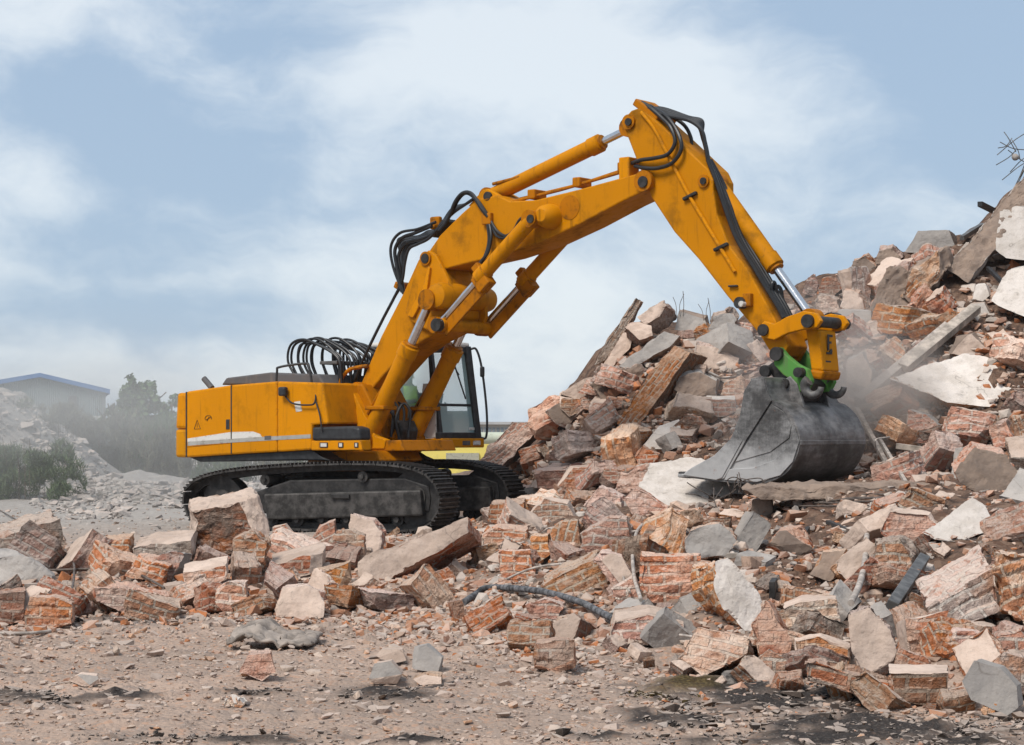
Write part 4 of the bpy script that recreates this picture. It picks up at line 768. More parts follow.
plate('stripe', [(187.5, 441.8), (262, 436.8), (310.5, 434.3), (310.5, 438.2), (231, 442.6), (187.5, 445.8)], -1.5045, -1.49, mat_paint('grey_stripe', (.36, .35, .32), (.2, .17, .14), .5), EX, 0)
plate('door_handle', [(225.8, 419.5), (229.2, 419.3), (229.2, 429), (225.8, 429.3)], -1.512, -1.49, M['blk'], EX, .004)
plate('lettering_patch', [(264.5, 436), (271, 435.6), (271, 439.6), (264.5, 440)], -1.5065, -1.49, M['gry'], EX, 0)
# warning triangle and round maker's emblem in dark print
def line_mark(name, segs, wpx, y=-1.503):
    mb = MB()
    for (a, b) in segs:
        A, Bq = U(a[0], a[1], y), U(b[0], b[1], y); d = (Bq - A); q = d.to_track_quat('X', 'Y').to_matrix(); mb.box((A + Bq) / 2, (d.length + .006, .004, wpx / 56), q)
    return mb.build(name, M['blk'], EX)
line_mark('warning_triangle', [((194.2, 429), (197.2, 420.2)), ((197.2, 420.2), (200.4, 428.6)), ((194.2, 429), (200.4, 428.6)), ((197.2, 423.5), (197.2, 427.3))], .7)
line_mark('round_emblem', [((208.4 + 3.3 * math.cos(t), 418.6 - 3.3 * math.sin(t)), (208.4 + 3.3 * math.cos(t + .42), 418.6 - 3.3 * math.sin(t + .42))) for t in np.arange(-.2, 3.4, .4)] + [((205.6, 420), (211, 417)), ((207, 421), (209, 417))], .8)
plate('paper_label', [(294, 402), (300, 401), (302, 411), (296, 412)], -1.505, -1.49, M['whi'], EX, 0)
house([(221, 385), (226, 377.8), (270, 372.3), (318, 374.2), (324, 384)], -.9, .8, 'engine_hood', M['gry'], EX, .03)
o = rod(U(212, 388, -.7), U(204, 378.5, -.7), .055, 'exhaust_pipe', M['gry'])
hr = [U(276, 396, -1.35), U(277, 372, -1.35), U(280, 367, -1.35), U(305, 363.5, -1.2), U(309, 367, -1.2), U(312, 384, -1.2)]
MB().tube(spline(hr, 5), .022, 8).build('handrail', M['blk'], EX, True)
MB().box(U(283, 391.5, -1.58), (.17, .10, .16)).build('mirror', M['blk'], EX, False, .03)
MB().tube(spline([U(283, 393, -1.55), U(292, 403, -1.56), U(308, 405, -1.56), U(315, 402, -1.55), U(316, 385, -1.4)], 5), .016, 6).build('mirror_bracket', M['rub'], EX, True)
MB().tube(spline([U(316, 402, -1.54), U(320, 416, -1.55), U(322, 432, -1.56)], 5), .014, 6).build('cable', M['rub'], EX, True)
# --- boom foot, brackets
house([(340, 392), (348, 386), (362, 384), (372, 404), (371, 440), (352, 448), (330, 441), (328, 404)], -.62, .36, 'boom_foot_bracket', M['yel2'], EX, .03)
house([(346, 394), (353, 392), (375, 436), (386, 440), (384, 449), (362, 449), (358, 430)], -.74, -.60, 'bracket_rib', M['yel'], EX, .015)
pins('pivot_pin', [(351, 408, -.66, .20, .16), (368, 439.5, -.64, .20, .34), (412, 442, .54, .2, .3), (345, 389, -.5, .11, .2), (360, 390, -.45, .14, .2)], M['yel2'])
house([(384, 424), (398, 420), (402, 430), (400, 442), (385, 447)], -.1, .35, 'valve_block', M['stl'], EX, .03)
house([(352, 442), (400, 440), (404, 451), (352, 452)], -.72, .70, 'front_deck', M['yel2'], EX, .02)
# --- lower boom
LB = [(350, 400), (361, 383), (381, 336), (404, 291), (418, 260), (427, 251), (436, 256), (446, 275), (452, 292), (452, 316), (444, 330), (424, 340), (402, 355), (383, 376), (366, 396), (357, 405)]
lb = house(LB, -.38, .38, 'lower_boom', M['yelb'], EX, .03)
EAR = [(405, 312), (412, 282), (421, 258), (428, 250), (436, 255), (446, 275), (453.5, 291), (454, 315), (450, 326), (442, 332), (428, 331), (412, 322)]
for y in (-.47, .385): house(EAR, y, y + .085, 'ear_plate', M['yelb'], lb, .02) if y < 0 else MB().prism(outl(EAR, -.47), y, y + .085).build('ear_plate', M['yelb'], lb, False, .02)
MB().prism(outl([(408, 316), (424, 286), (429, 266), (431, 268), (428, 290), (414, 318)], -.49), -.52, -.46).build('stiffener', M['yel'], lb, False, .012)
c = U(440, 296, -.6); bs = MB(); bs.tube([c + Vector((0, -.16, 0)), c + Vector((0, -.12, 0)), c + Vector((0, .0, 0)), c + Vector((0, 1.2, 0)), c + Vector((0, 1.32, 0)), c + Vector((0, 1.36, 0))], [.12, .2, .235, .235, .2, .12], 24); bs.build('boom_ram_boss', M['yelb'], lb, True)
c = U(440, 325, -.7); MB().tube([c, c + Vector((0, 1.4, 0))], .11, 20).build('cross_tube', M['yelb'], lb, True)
pins('pivot_pin', [(426, 258.5, -.48, .085, .08), (438, 325, -.74, .11, .14)], M['stl'], lb); pins('pin_collar', [(426, 258.5, -.475, .12, .06)], M['yel2'], lb)
ram('boom_cylinder', U(368, 439, -.64), U(431, 300, -.66), .68, .155, .075)
b2 = U(431, 300, -.66); a2 = U(368, 439, -.64); ram('boom_cylinder', Vector((a2.x, .54, a2.z)), Vector((b2.x, .54, b2.z)), .68, .155, .075)
# small clamps and pipes on the boom rams
for s in (-1, 1):
    a, b = (a2, b2); p = lambda f, dx, dz: Vector((a.x + (b.x - a.x) * f + dx, -.64 if s < 0 else .54, a.z + (b.z - a.z) * f + dz))
    MB().tube(spline([p(.03, -.22, .12), p(.2, -.24, .05), p(.4, -.2, .0), p(.62, -.15, .03)], 5), .03, 8).build('ram_pipe', M['yel2'], EX, True)
    MB().box(p(.22, -.02, .02), (.44, .36, .07)).build('pipe_clamp', M['yel2'], EX, False, .015)
# --- upper boom
UB = [(426, 255), (440, 235), (462, 213), (478, 199), (497, 195), (510, 201), (535, 200), (580, 189), (635, 174), (645, 171.5), (653, 177), (653, 187), (641, 192.5), (621, 202), (580, 224), (537, 244), (500, 256), (464, 264), (446, 269), (431, 265)]
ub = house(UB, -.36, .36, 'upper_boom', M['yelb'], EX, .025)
EARC = [(468, 206), (477, 196), (483, 190), (488, 189), (497, 194), (508, 203), (500, 212)]
for y in (-.31, .2): MB().prism(outl(EARC, -.31), y, y + .11).build('ram_ear', M['yel'], ub, False, .015)
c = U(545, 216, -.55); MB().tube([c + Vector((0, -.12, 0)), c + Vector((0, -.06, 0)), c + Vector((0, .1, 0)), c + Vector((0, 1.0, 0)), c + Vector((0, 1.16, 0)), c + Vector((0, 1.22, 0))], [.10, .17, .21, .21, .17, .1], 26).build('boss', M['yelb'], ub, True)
pins('pivot_pin', [(488, 196.5, -.33, .08, .06), (644, 182, -.40, .09, .10), (532, 219, -.68, .07, .12)], M['stl'], ub); pins('pin_collar', [(644, 181, -.385, .17, .08), (532, 219, -.66, .11, .12)], M['yel2'], ub)
c = U(569.5, 207.5, -.362); MB().tube([c, c + Vector((0, -.006, 0))], .20, 28).build('round_plate', M['yel2'], ub, True)
def knuckle(y, name='knuckle_cylinder'):
    a, b = U(532, 219, -.6), U(438, 325, -.6); a, b = Vector((a.x, y, a.z)), Vector((b.x, y, b.z)); o = ram(name, a, b, .56, .125, .06)
    d = (b - a).normalized(); nrm = Vector((-d.z, 0, d.x)); nrm = nrm if nrm.z < 0 else -nrm
    m0, m1 = a + d * ((b - a).length * .5), b - d * .02; q = d.to_track_quat('X', 'Y').to_matrix()
    MB().box((m0 + m1) / 2 + nrm * .17, ((m1 - m0).length, .2, .05), q).build('rod_guard', M['yel2'], o, False, .01)
    MB().box(m0 + nrm * .1 + d * .1, (.28, .3, .22), q).build('clamp', M['yel2'], o, False, .02)
    MB().box(m0 + nrm * -.12 + d * .05, (.16, .2, .14), q).build('valve', M['yel2'], o, False, .02)
knuckle(-.6); knuckle(.6)
MB().tube([U(500, 205, -.2), U(560, 190, -.2), U(632, 169, -.2)], .028, 8).build('pipe', M['yel2'], ub, True)
MB().tube([U(520, 199, .05), U(580, 184.5, .05), U(634, 166.5, .05)], .028, 8).build('pipe', M['yel2'], ub, True)
for (px, py) in ((537, 195), (582, 183), (627, 168)): MB().box(U(px, py, -.1), (.16, .34, .16)).build('pipe_clamp', M['yel2'], ub, False, .02)
MB().box(U(629, 171, -.2), (.2, .3, .42)).build('pipe_bracket', M['yel'], ub, False, .02)
# --- arm cylinder
ram('arm_cylinder', U(490, 197, -.0), U(631, 128, -.0), .80, .135, .065)
MB().tube(spline([U(493, 184, -.1), U(505, 181, -.1), U(520, 177, -.1)], 4), .03, 8).build('ram_pipe', M['yel2'], EX, True)
# --- dipper arm
AR = [(626, 116), (631, 110.5), (638, 108), (651, 116), (670, 133), (689, 151), (708, 169), (713, 180), (713, 190), (717, 215), (729, 245), (748, 270), (771, 312), (782, 332), (788, 346), (783, 356), (775, 357), (768, 349), (759, 334), (726, 295), (699, 260), (674, 232), (651, 197), (634, 154), (624, 128), (623, 121)]
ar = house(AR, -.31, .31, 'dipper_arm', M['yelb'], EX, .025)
pins('pivot_pin', [(628.7, 122, -.33, .12, .05), (703.5, 181, -.33, .10, .04)], M['yel2'], ar)
pins('pin_centre', [(628.7, 122, -.36, .06, .06), (703.5, 181, -.35, .055, .05)], M['stl'], ar)
MB().tube(spline([U(641, 112, -.34), U(655, 130, -.34), U(668, 155, -.34), U(690, 197, -.34), U(720, 247, -.34), U(735, 272, -.34)], 5), .028, 8).build('pipe', M['yel'], ar, True)
for (px, py) in ((690, 196), (721, 247)):
    MB().box(U(px, py, -.34), (.26, .07, .05), Matrix.Rotation(R(-20), 3, 'Y')).build('pipe_clamp', M['stl'], ar, False, .01)
MB().box(U(733, 286, -.34), (.16, .05, .03)).build('bracket', M['stl'], ar, False, .01)
o = disc(MB(), U(742, 303, -.36), .09, .2, 16).build('fitting', M['stl'], ar, True); disc(MB(), U(742.5, 304, -.44), .045, .1, 12).build('cap', M['whi'], o, True)
MB().box(U(748, 300, -.35), (.14, .1, .2)).build('fitting_block', M['yel2'], ar, False, .015)
MB().box(U(655, 112, 0), (.55, .55, .12), Matrix.Rotation(R(35), 3, 'Y')).build('hose_bracket', M['yel2'], ar, False, .02)
# --- bucket cylinder and links
ram('bucket_cylinder', U(716, 183, 0), U(812, 319, 0), .63, .135, .07)
MB().prism(outl([(686, 152), (706, 168), (716, 178), (713, 186), (700, 182)], -.14), -.14, .14).build('ram_ear', M['yel2'], ar, False, .015)
LV = [(758, 327), (764, 321), (774, 324), (786, 317), (803, 311), (816, 313), (821, 321), (816, 328), (800, 330), (788, 333), (774, 340), (764, 338), (758, 334)]
for y in (-.45, .36): MB().prism(outl(LV, -.45), y, y + .09).build('lever', M['yel'], EX, False, .015)
pins('pivot_pin', [(763.5, 330, -.46, .09, .07), (808, 321, -.47, .10, .08), (777, 354, -.42, .105, .1), (801, 372.5, -.42, .075, .22)], M['stl'])
c = U(833, 323, .62); disc(MB(), c, .16, .2).build('pin_head', M['stl'], EX, True)
a = U(812, 321, -.4); MB().tube([a, a + Vector((0, 1.05, 0))], .085, 18).build('cross_pin', M['stl'], EX, True)
MB().prism(outl([(805, 328), (819, 330), (823, 371), (811, 370)], -.25), -.25, .27).build('push_link', M['yel'], EX, False, .03)
MB().prism(outl([(809, 369), (823.5, 371), (821, 380), (808, 378)], -.28), -.28, .3).build('push_link_foot', M['yel2'], EX, False, .04)
MB().prism(outl([(781, 330), (794, 333), (801, 352), (796, 362), (786, 352)], .15), .15, .28).build('lever', M['yel2'], EX, False, .02)
# dark stencil on the push link front face
p0 = U(815, 345, 0); fx = max(v[0] for v in outl([(819, 330), (823, 371)], -.25))
st = MB()
qx = lambda dz: U(821, 345 - dz * 60, -.25).x + .013
for (dz, ln, yy) in ((.13, .11, .02), (.03, .08, .0)): st.box((qx(dz), yy, p0.z + dz), (.012, ln, .035))
st.box((qx(.03), -.05, p0.z + .03), (.012, .045, .24)); st.box((qx(-.12), -.02, p0.z - .13), (.012, .16, .035)); st.box((qx(-.1), .03, p0.z - .1), (.012, .07, .05), Matrix.Rotation(R(35), 3, 'X')); st.box((qx(-.28), -.06, p0.z - .28), (.012, .16, .07)); st.build('stencil_mark', M['blk'], EX)
# --- quick coupler (green side plates, hooks)
GP = [(772, 351), (780, 347), (786, 355), (797, 364), (807, 369), (811, 381), (806, 391), (798, 392), (795, 382), (783, 375), (774, 365)]
for y in (-.40, .28): MB().prism(outl(GP, -.40), y, y + .12).build('coupler_plate', M['gre'], EX, False, .015)
MB().prism(outl([(766, 366), (776, 358), (796, 372), (808, 384), (800, 402), (780, 394)], -.3), -.27, .27).build('coupler_body', M['stl'], EX, False, .02)
pins('coupler_pin', [(766, 371, -.36, .09, .1), (785, 383.5, -.43, .075, .1)], M['stl'])
def hook(cx, cy, y, r):
    mb = MB(); P = []; rr = []
    for k in range(15):
        a = R(125) + R(235) * k / 14; P.append(U(cx + r * math.cos(a), cy - r * math.sin(a), y)); rr.append(.075 * (1.15 - .55 * k / 14))
    mb.tube(spline([U(cx - r * .6, cy - r * 2.0, y)] + P, 3), [.08] * 3 + [q for q in rr for _ in range(3)][:43], 12) if False else mb.tube(P, rr, 12)
    return mb.build('hook', M['hok'], EX, True)
hook(813, 387, -.46, 8); hook(836, 387, .36, 8)
# --- bucket
SP = [(751, 379.5), (764, 378), (767, 390), (772, 400.5), (784.6, 408), (795, 423), (799.6, 442), (793, 463), (780, 476.5), (757, 483), (718, 480.5), (681, 475), (692, 467.5), (714, 455.5), (731, 438), (739.5, 416.6), (744, 391)]
BW = 1.0; side = outl(SP, -BW)
bk = MB().prism(side, -BW, -BW + .05).build('bucket', M['bus'], EX, False, .008)
MB().prism(side, BW - .05, BW).build('side_plate', M['buk'], bk, False, .008)
prof_ = outl([(751, 379.5), (764, 378), (767, 390), (772, 400.5), (779, 403.5), (784.6, 408), (790.5, 414.5), (795, 423), (798.5, 432), (799.6, 442), (797.5, 453), (793, 463), (787.5, 471), (780, 476.5), (770, 480.8), (757, 483), (718, 480.5), (690, 477)], -BW)
prof = [(v.x, v.y) for v in spline([Vector((a, b, 0)) for a, b in prof_], 3)]
V = []; cxx = sum(p[0] for p in prof) / len(prof); czz = sum(p[1] for p in prof) / len(prof)
mb = MB(); n = len(prof); inn = []
for i, p in enumerate(prof):
    a, b = Vector(prof[max(0, i - 1)]), Vector(prof[min(n - 1, i + 1)]); d = (b - a).normalized(); nn = Vector((-d.y, d.x)); q = Vector(p); 
    if (Vector((cxx, czz)) - q).dot(nn) < 0: nn = -nn
    inn.append((q - nn * .012, q + nn * .045))
for y in (-BW - .008, BW + .008): V += [(q[0].x, y, q[0].y) for q in inn]
for y in (-BW - .008, BW + .008): V += [(q[1].x, y, q[1].y) for q in inn]
Fa = [(i, i + 1, n + i + 1, n + i) for i in range(n - 1)] + [(2 * n + i, 3 * n + i, 3 * n + i + 1, 2 * n + i + 1) for i in range(n - 1)] + [(i, 2 * n + i, 2 * n + i + 1, i + 1) for i in range(n - 1)] + [(n + i, n + i + 1, 3 * n + i + 1, 3 * n + i) for i in range(n - 1)] + [(0, n, 3 * n, 2 * n), (n - 1, 3 * n - 1, 4 * n - 1, 2 * n - 1)]
mesh_obj('shell', V, Fa, M['buk'], bk, True)
def bplate(name, P, t, mat): return MB().prism(outl(P, -BW - t), -BW - t, -BW + .001).build(name, mat, bk, False, .006)
bplate('side_cutter', [(751, 380), (763.5, 378.5), (766, 390), (771.5, 400.5), (746, 440), (724, 478.5), (716, 480), (682, 475), (692, 467.5), (714, 455.5), (731, 438), (739.5, 416.6), (744, 391)], .035, M['bus'])
bplate('wear_plate', [(689, 470), (714, 456), (728, 442), (736, 430), (742, 441), (722, 477.5), (716, 480), (683, 475)], .05, M['bus'])
bplate('wear_strip', [(729, 469), (752, 468), (774, 460), (787, 447), (794, 425), (799, 442), (792.5, 462), (780, 475.5), (757, 482), (724, 480)], .03, M['bus'])
bplate('inner_plate', [(771, 404), (784, 412), (791, 426), (789, 438), (770, 452), (735, 462), (748, 441)], .015, M['bus'])
MB().box(U(688, 475.5, -BW) + Vector((0, BW, 0)), (.34, 2 * BW + .06, .05)).build('cutting_edge', M['edg'], bk, False, .01)
for k in range(5):
    c = U(684, 475, -BW) + Vector((0, .08 + k * (2 * BW - .16) / 4, 0)); MB().box(c, (.22, .16, .09), Matrix.Rotation(R(4), 3, 'Y')).build('tooth', M['stl'], bk, False, .015)
for y in (-.42, .36):
    pts = outl([(768, 378), (783, 380), (790, 376), (797, 384), (806.5, 415), (796, 421), (786, 410), (773, 402)], -.42)
    MB().prism(pts, y, y + .06).build('hanger_plate', M['buk'], bk, False, .01)
q = outl([(799.6, 440), (799.9, 444), (797, 444), (797, 440)], -BW); cx_ = q[0][0] + .012
MB().box((cx_, 0, q[0][1] - .04), (.03, 2 * BW, .07)).build('weld_strip', M['buk'], bk, False, .008)
# --- hoses
def hose(P, r=.032, mat=None, parent=EX): return MB().tube(spline([U(*p) for p in P], 7), r, 8).build('hydraulic_hose', mat or M['rub'], parent, True)
rs_ = random.Random(17)
for kk in range(17):                        # arches over the housing
    k = kk * .72; y = -.62 + .11 * k; x0 = 291 + 4.6 * k + (kk % 3) * 1.3; x1 = 326 + 4.2 * k; top = 337.5 + 1.1 * (kk % 4) + .25 * k
    x0 += rs_.uniform(-3, 3); top += rs_.uniform(-1.5, 3); x1 += rs_.uniform(-3, 4)
    hose([(x0 + 6 - 1.5 * (kk % 2), 379, y), (x0 - 3 + .4 * k, 362, y), (x0 - 1 + .3 * k, 346 + .5 * (kk % 3), y), (x0 + 9, top, y), (x0 + 22, top + 3, y), (x1 + 8, 358, y), (x1 + 12 - .8 * k, 384 + (kk % 3) * 4, y)], .023)
MB().box(U(349, 363.5, 0), (.42, 1.1, .06)).build('hose_clamp', M['hok'], EX, False, .01)
for k, y in enumerate((-.33, -.22, -.1, .02, .14, .27)):   # bundle up the back of the lower boom
    hose([(354 - k, 382, y), (362, 362, y), (372, 341, y), (384, 317, y), (394, 298, y), (402, 281, y), (405 - k, 262 - 2 * k, y), (409 - 2 * k, 249 - 2 * k, y), (418, 244 - 1.5 * k, y), (428, 239 - 1.5 * k, y), (438, 229, y), (452, 214 - k, y), (466, 204, y), (476, 197, y)], .027)
for (px, py) in ((401, 283),): MB().box(U(px, py, 0) + Vector((.1, 0, -.06)), (.12, .5, .10), Matrix.Rotation(R(-63), 3, 'Y')).build('hose_clamp', M['yel2'], EX, False, .02)
hose([(403, 293, -.36), (393, 266, -.36), (391, 246, -.36), (400, 233, -.36), (418, 229, -.36), (436, 222, -.3)], .026)
hose([(402, 292, -.34), (397, 268, -.34), (395, 250, -.34), (402, 238, -.34), (415, 233, -.34), (432, 226, -.32)])
hose([(404, 294, -.28), (400, 268, -.28), (399, 254, -.28), (407, 243, -.28), (424, 238, -.28), (436, 232, -.28)])
hose([(439, 231, -.38), (448, 219, -.38), (455, 202, -.4), (463, 193, -.4), (472, 194, -.42), (481, 208, -.44), (488, 217, -.42)])
hose([(441, 230, -.33), (452, 212, -.35), (458, 200, -.35), (466, 193, -.36), (476, 199, -.42), (486, 213, -.42), (489, 221, -.4)])
hose([(489, 222, -.4), (491, 236, -.46), (488, 252, -.5), (480, 263, -.56), (476, 272, -.6)], .028)
hose([(487, 220, -.4), (489, 240, -.44), (485, 256, -.5), (478, 268, -.58)], .028)
hose([(490, 220, -.4), (497, 231, -.42), (506, 236, -.45), (514, 230, -.5), (519, 221, -.56), (523, 217, -.6)], .028)
hose([(491, 223, -.4), (496, 235, -.42), (504, 238, -.45), (512, 233, -.5)], .024)
MB().box(U(488, 219, -.38), (.2, .12, .2)).build('hose_clamp', M['yel2'], EX, False, .02)
MB().box(U(447, 229, 0), (.4, .5, .08), Matrix.Rotation(R(-42), 3, 'Y')).build('hose_bracket', M['blk'], EX, False, .02)
MB().box(U(436, 223, -.2), (.22, .1, .22)).build('hose_clamp', M['yel2'], EX, False, .03)
for k, (ya, r) in enumerate(((-.24, .03), (-.14, .034), (-.03, .038), (.08, .036), (.2, .03))):    # round the arm head
    hose([(645 + k, 107, ya), (657 + 2 * k, 113 - k, ya), (672 + 4 * k, 117, ya), (690 + 3 * k, 121, ya), (702, 131 + k, ya), (706, 148, ya), (709, 163, ya), (714, 172, ya)], r)
hose([(640, 104, -.2), (650, 108, -.25), (662, 118, -.3), (671, 128, -.36), (675, 142, -.38), (668, 154, -.4), (655, 158, -.4), (641, 160, -.38), (632, 163, -.3)], .032)
hose([(650, 106, -.1), (668, 118, -.28), (679, 135, -.38), (681, 150, -.4), (672, 163, -.4), (658, 168, -.4), (645, 168, -.38), (635, 166, -.3)], .032)
hose([(668, 114, .1), (684, 125, .1), (691, 138, .1), (691, 147, .05)], .03)
hose([(638, 107, -.2), (637, 103, -.2), (643, 103, -.2), (652, 108, -.2)], .03)
for k, y in enumerate((-.27, -.2, -.13, -.06)):          # down the arm between arm and ram
    sx_ = 5 + (y + .31) * 39; hose([(706 + sx_ * .3, 160, -.26 + .3 * (y + .26)), (712 + sx_ * .7, 182, y), (718 + sx_, 206, y), (730 + sx_, 238, y), (748 + sx_, 268, y), (760 + sx_, 288, y), (771 + sx_, 306, y), (777 + sx_, 318, y)], .036)
hose([(771, 298, -.2), (772, 284, -.2), (775, 284, -.15), (777, 300, -.1)], .03); hose([(774, 300, .1), (777, 287, .1), (781, 290, .1), (783, 306, .1)], .03)
hose([(386, 440, -.2), (381, 420, -.3), (386, 410, -.3), (394, 417, -.2), (392, 436, -.1)], .026)
for (q, yy) in (((394, 441), .0), ((388, 440), -.1), ((400, 442), -.2), ((383, 441), -.25)):
    hose([(q[0], q[1], yy), (q[0] - 4, q[1] - 22, yy), (q[0] + 3, q[1] - 38, yy + .1), (q[0] + 10, q[1] - 30, yy + .1), (q[0] + 8, q[1] - 4, yy)], .026)
for (px, py, yy, s_) in ((394, 412, .15, .22), (386, 428, -.1, .2), (398, 436, .0, .2)): MB().box(U(px, py, yy), (s_, s_ * 1.2, s_), Matrix.Rotation(R(px), 3, 'Y')).build('valve', M['yel2'] if px % 2 == 0 else M['stl'], EX, False, .02)
for (px, py, s_) in ((340, 399, .2), (336, 412, .16), (343, 418, .2), (348, 402, .14)): MB().box(U(px, py, -.66), (s_, .14, s_ * .8), Matrix.Rotation(R(px * 3), 3, 'Y')).build('bracket_block', M['yel2'], EX, False, .03)
MB().tube(spline([U(341, 392, -.5), U(341, 380, -.5), U(349, 370, -.5), U(360, 367, -.45), U(368, 366, -.42)], 5), .035, 8).build('grease_pipe', M['yel2'], EX, True)
# --- cab
cb = empty('cab'); cb.parent = EX
cy0, cy1 = .72, 1.83; pf = U(441, 438, cy0); pt = U(430.5, 344, cy0); zb = pf.z; zt = pt.z; xf, xt = pf.x, pt.x; xb = xf - 1.75
zm = U(440, 408, cy0).z
plat = MB(); plat.box(((xf + xb) / 2 + .03, (cy0 + cy1) / 2, zb - .09), (xf - xb + .1, cy1 - cy0 + .06, .17)); plat.build('cab_base', M['yel'], EX, False, .02)
def fx_(z): return xf + (xt - xf) * (z - zb) / (zt - zb)
fr = MB(); g = .05
def bar(a, b, w=.09): 
    d = Vector(b) - Vector(a); fr.box((Vector(a) + Vector(b)) / 2, (d.length + w * .5, w, w), d.to_track_quat('X', 'Y').to_matrix())
for y in (cy0 + g, cy1 - g):
    bar((xf - g, y, zb), (xt - g, y, zt - .05), .08 if y < 1 else .15); bar((xf - g - .95, y, zb), (xt - g - .85, y, zt - .05), .08); bar((xb + g, y, zb), (xb + g + .05, y, zt - .05)); bar((xb + g, y, zt - .06), (xt - g, y, zt - .06))
bar((xf - g, cy0, zb + .04), (xf - g, cy1, zb + .04), .12); bar((xt - g, cy0, zt - .08), (xt - g, cy1, zt - .08), .12); bar((fx_(zm) - g, cy0, zm + .06), (fx_(zm) - g, cy1, zm + .06), .05); bar((xb + g, cy0, zt - .06), (xb + g, cy1, zt - .06))
fr.build('cab_frame', M['blk'], cb, False, .012)
rf = MB(); rf.box(((xt + xb) / 2, (cy0 + cy1) / 2, zt + .015), (xt - xb + .02, cy1 - cy0, .10)); rf.build('roof', M['whi'], cb, False, .04)
sd = MB(); sd.prism([(xb, zb), (xf - .10, zb), (xf - .13, zb + .75), (xf - .28, zb + .98), (xf - .42, zb + .98), (xf - .5, zb + .36), (xb, zb + .36)], cy0 - .012, cy0 + .03); sd.build('side_panel', M['whi'], cb, False, .01)
MB().prism([(xf - .44, zb + .40), (xf - .3, zb + .40), (xf - .26, zb + .5), (xf - .26, zb + .68), (xf - .42, zb + .68)], cy0 - .02, cy0).build('dark_hatch', M['blk'], cb, False, .01)
MB().prism([(xb, zb), (xf - .05, zb), (xf - .05, zb + .5), (xb, zb + .5)], cy1 - .03, cy1 + .012).build('side_panel', M['whi'], cb, False, .01)
MB().add([(xf - .03, cy0 + .09, zb + .09), (xf - .03, cy1 - .09, zb + .09), (xt - .03, cy1 - .09, zt - .12), (xt - .03, cy0 + .09, zt - .12)], [(0, 1, 2, 3)]).build('windscreen', M['gla'], cb)
for y in (cy0 + .04, cy1 - .04): MB().add([(xb + .1, y, zb + .36), (xf - .2, y, zb + .36), (xt - .12, y, zt - .12), (xb + .14, y, zt - .12)], [(0, 1, 2, 3)]).build('side_window', M['gla'], cb)
MB().add([(xb + .03, cy0 + .1, zb + .9), (xb + .03, cy1 - .1, zb + .9), (xb + .07, cy1 - .1, zt - .12), (xb + .07, cy0 + .1, zt - .12)], [(0, 1, 2, 3)]).build('rear_window', M['gla'], cb)
W = lambda fy, fz, o=.02: Vector((fx_(zb + fz * (zt - zb)) + o, cy0 + fy * (cy1 - cy0), zb + fz * (zt - zb)))
wp = MB(); wp.tube([W(.25, .96), W(.62, .68)], .012, 6).tube([W(.5, .84), W(.72, .42)], .016, 6); wp.build('wiper', M['blk'], cb, True)
hr2 = [W(1.0, .97), W(1.06, .96, .1), W(1.1, .75, .14), W(1.1, .3, .14), W(1.06, .02, .1), W(1.0, .0)]
MB().tube(spline(hr2, 5), .022, 8).build('handrail', M['blk'], cb, True)
MB().box(W(1.09, .72, .15), (.07, .09, .2)).build('cab_mirror', M['blk'], cb, False, .03)
seat = MB(); sx = xf - 1.15; cm_ = (cy0 + cy1) / 2; seat.box((sx, cm_, zb + .42), (.5, .5, .14)).box((sx - .26, cm_, zb + .8), (.14, .48, .7), Matrix.Rotation(R(-8), 3, 'Y')).box((sx, cm_, zb + .18), (.36, .36, .36)); seat.build('driver_seat', M['blk'], cb, False, .03)
for y in (cm_ - .3, cm_ + .3): MB().box((sx + .28, y, zb + .5), (.5, .16, .2)).build('control_console', M['blk'], cb, False, .03); MB().tube([(sx + .42, y, zb + .6), (sx + .45, y, zb + .82)], [.02, .035], 8).build('joystick', M['blk'], cb, True)
MB().tube([(xf - .45, cm_, zb), (xf - .38, cm_ + .02, zb + .65)], .018, 6).build('pedal_lever', M['hok'], cb, True)
MB().box(W(.85, .1, -.02), (.03, .22, .05)).build('cab_lamp', M['whi'], cb, False, .005)
MB().box((xf + .085, cy1 - .2, zb - .09), (.03, .2, .08)).build('headlamp', M['whi'], EX, False, .01); MB().box((xf + .085, cy1 - .5, zb - .09), (.03, .2, .08)).build('headlamp', M['gry'], EX, False, .01)
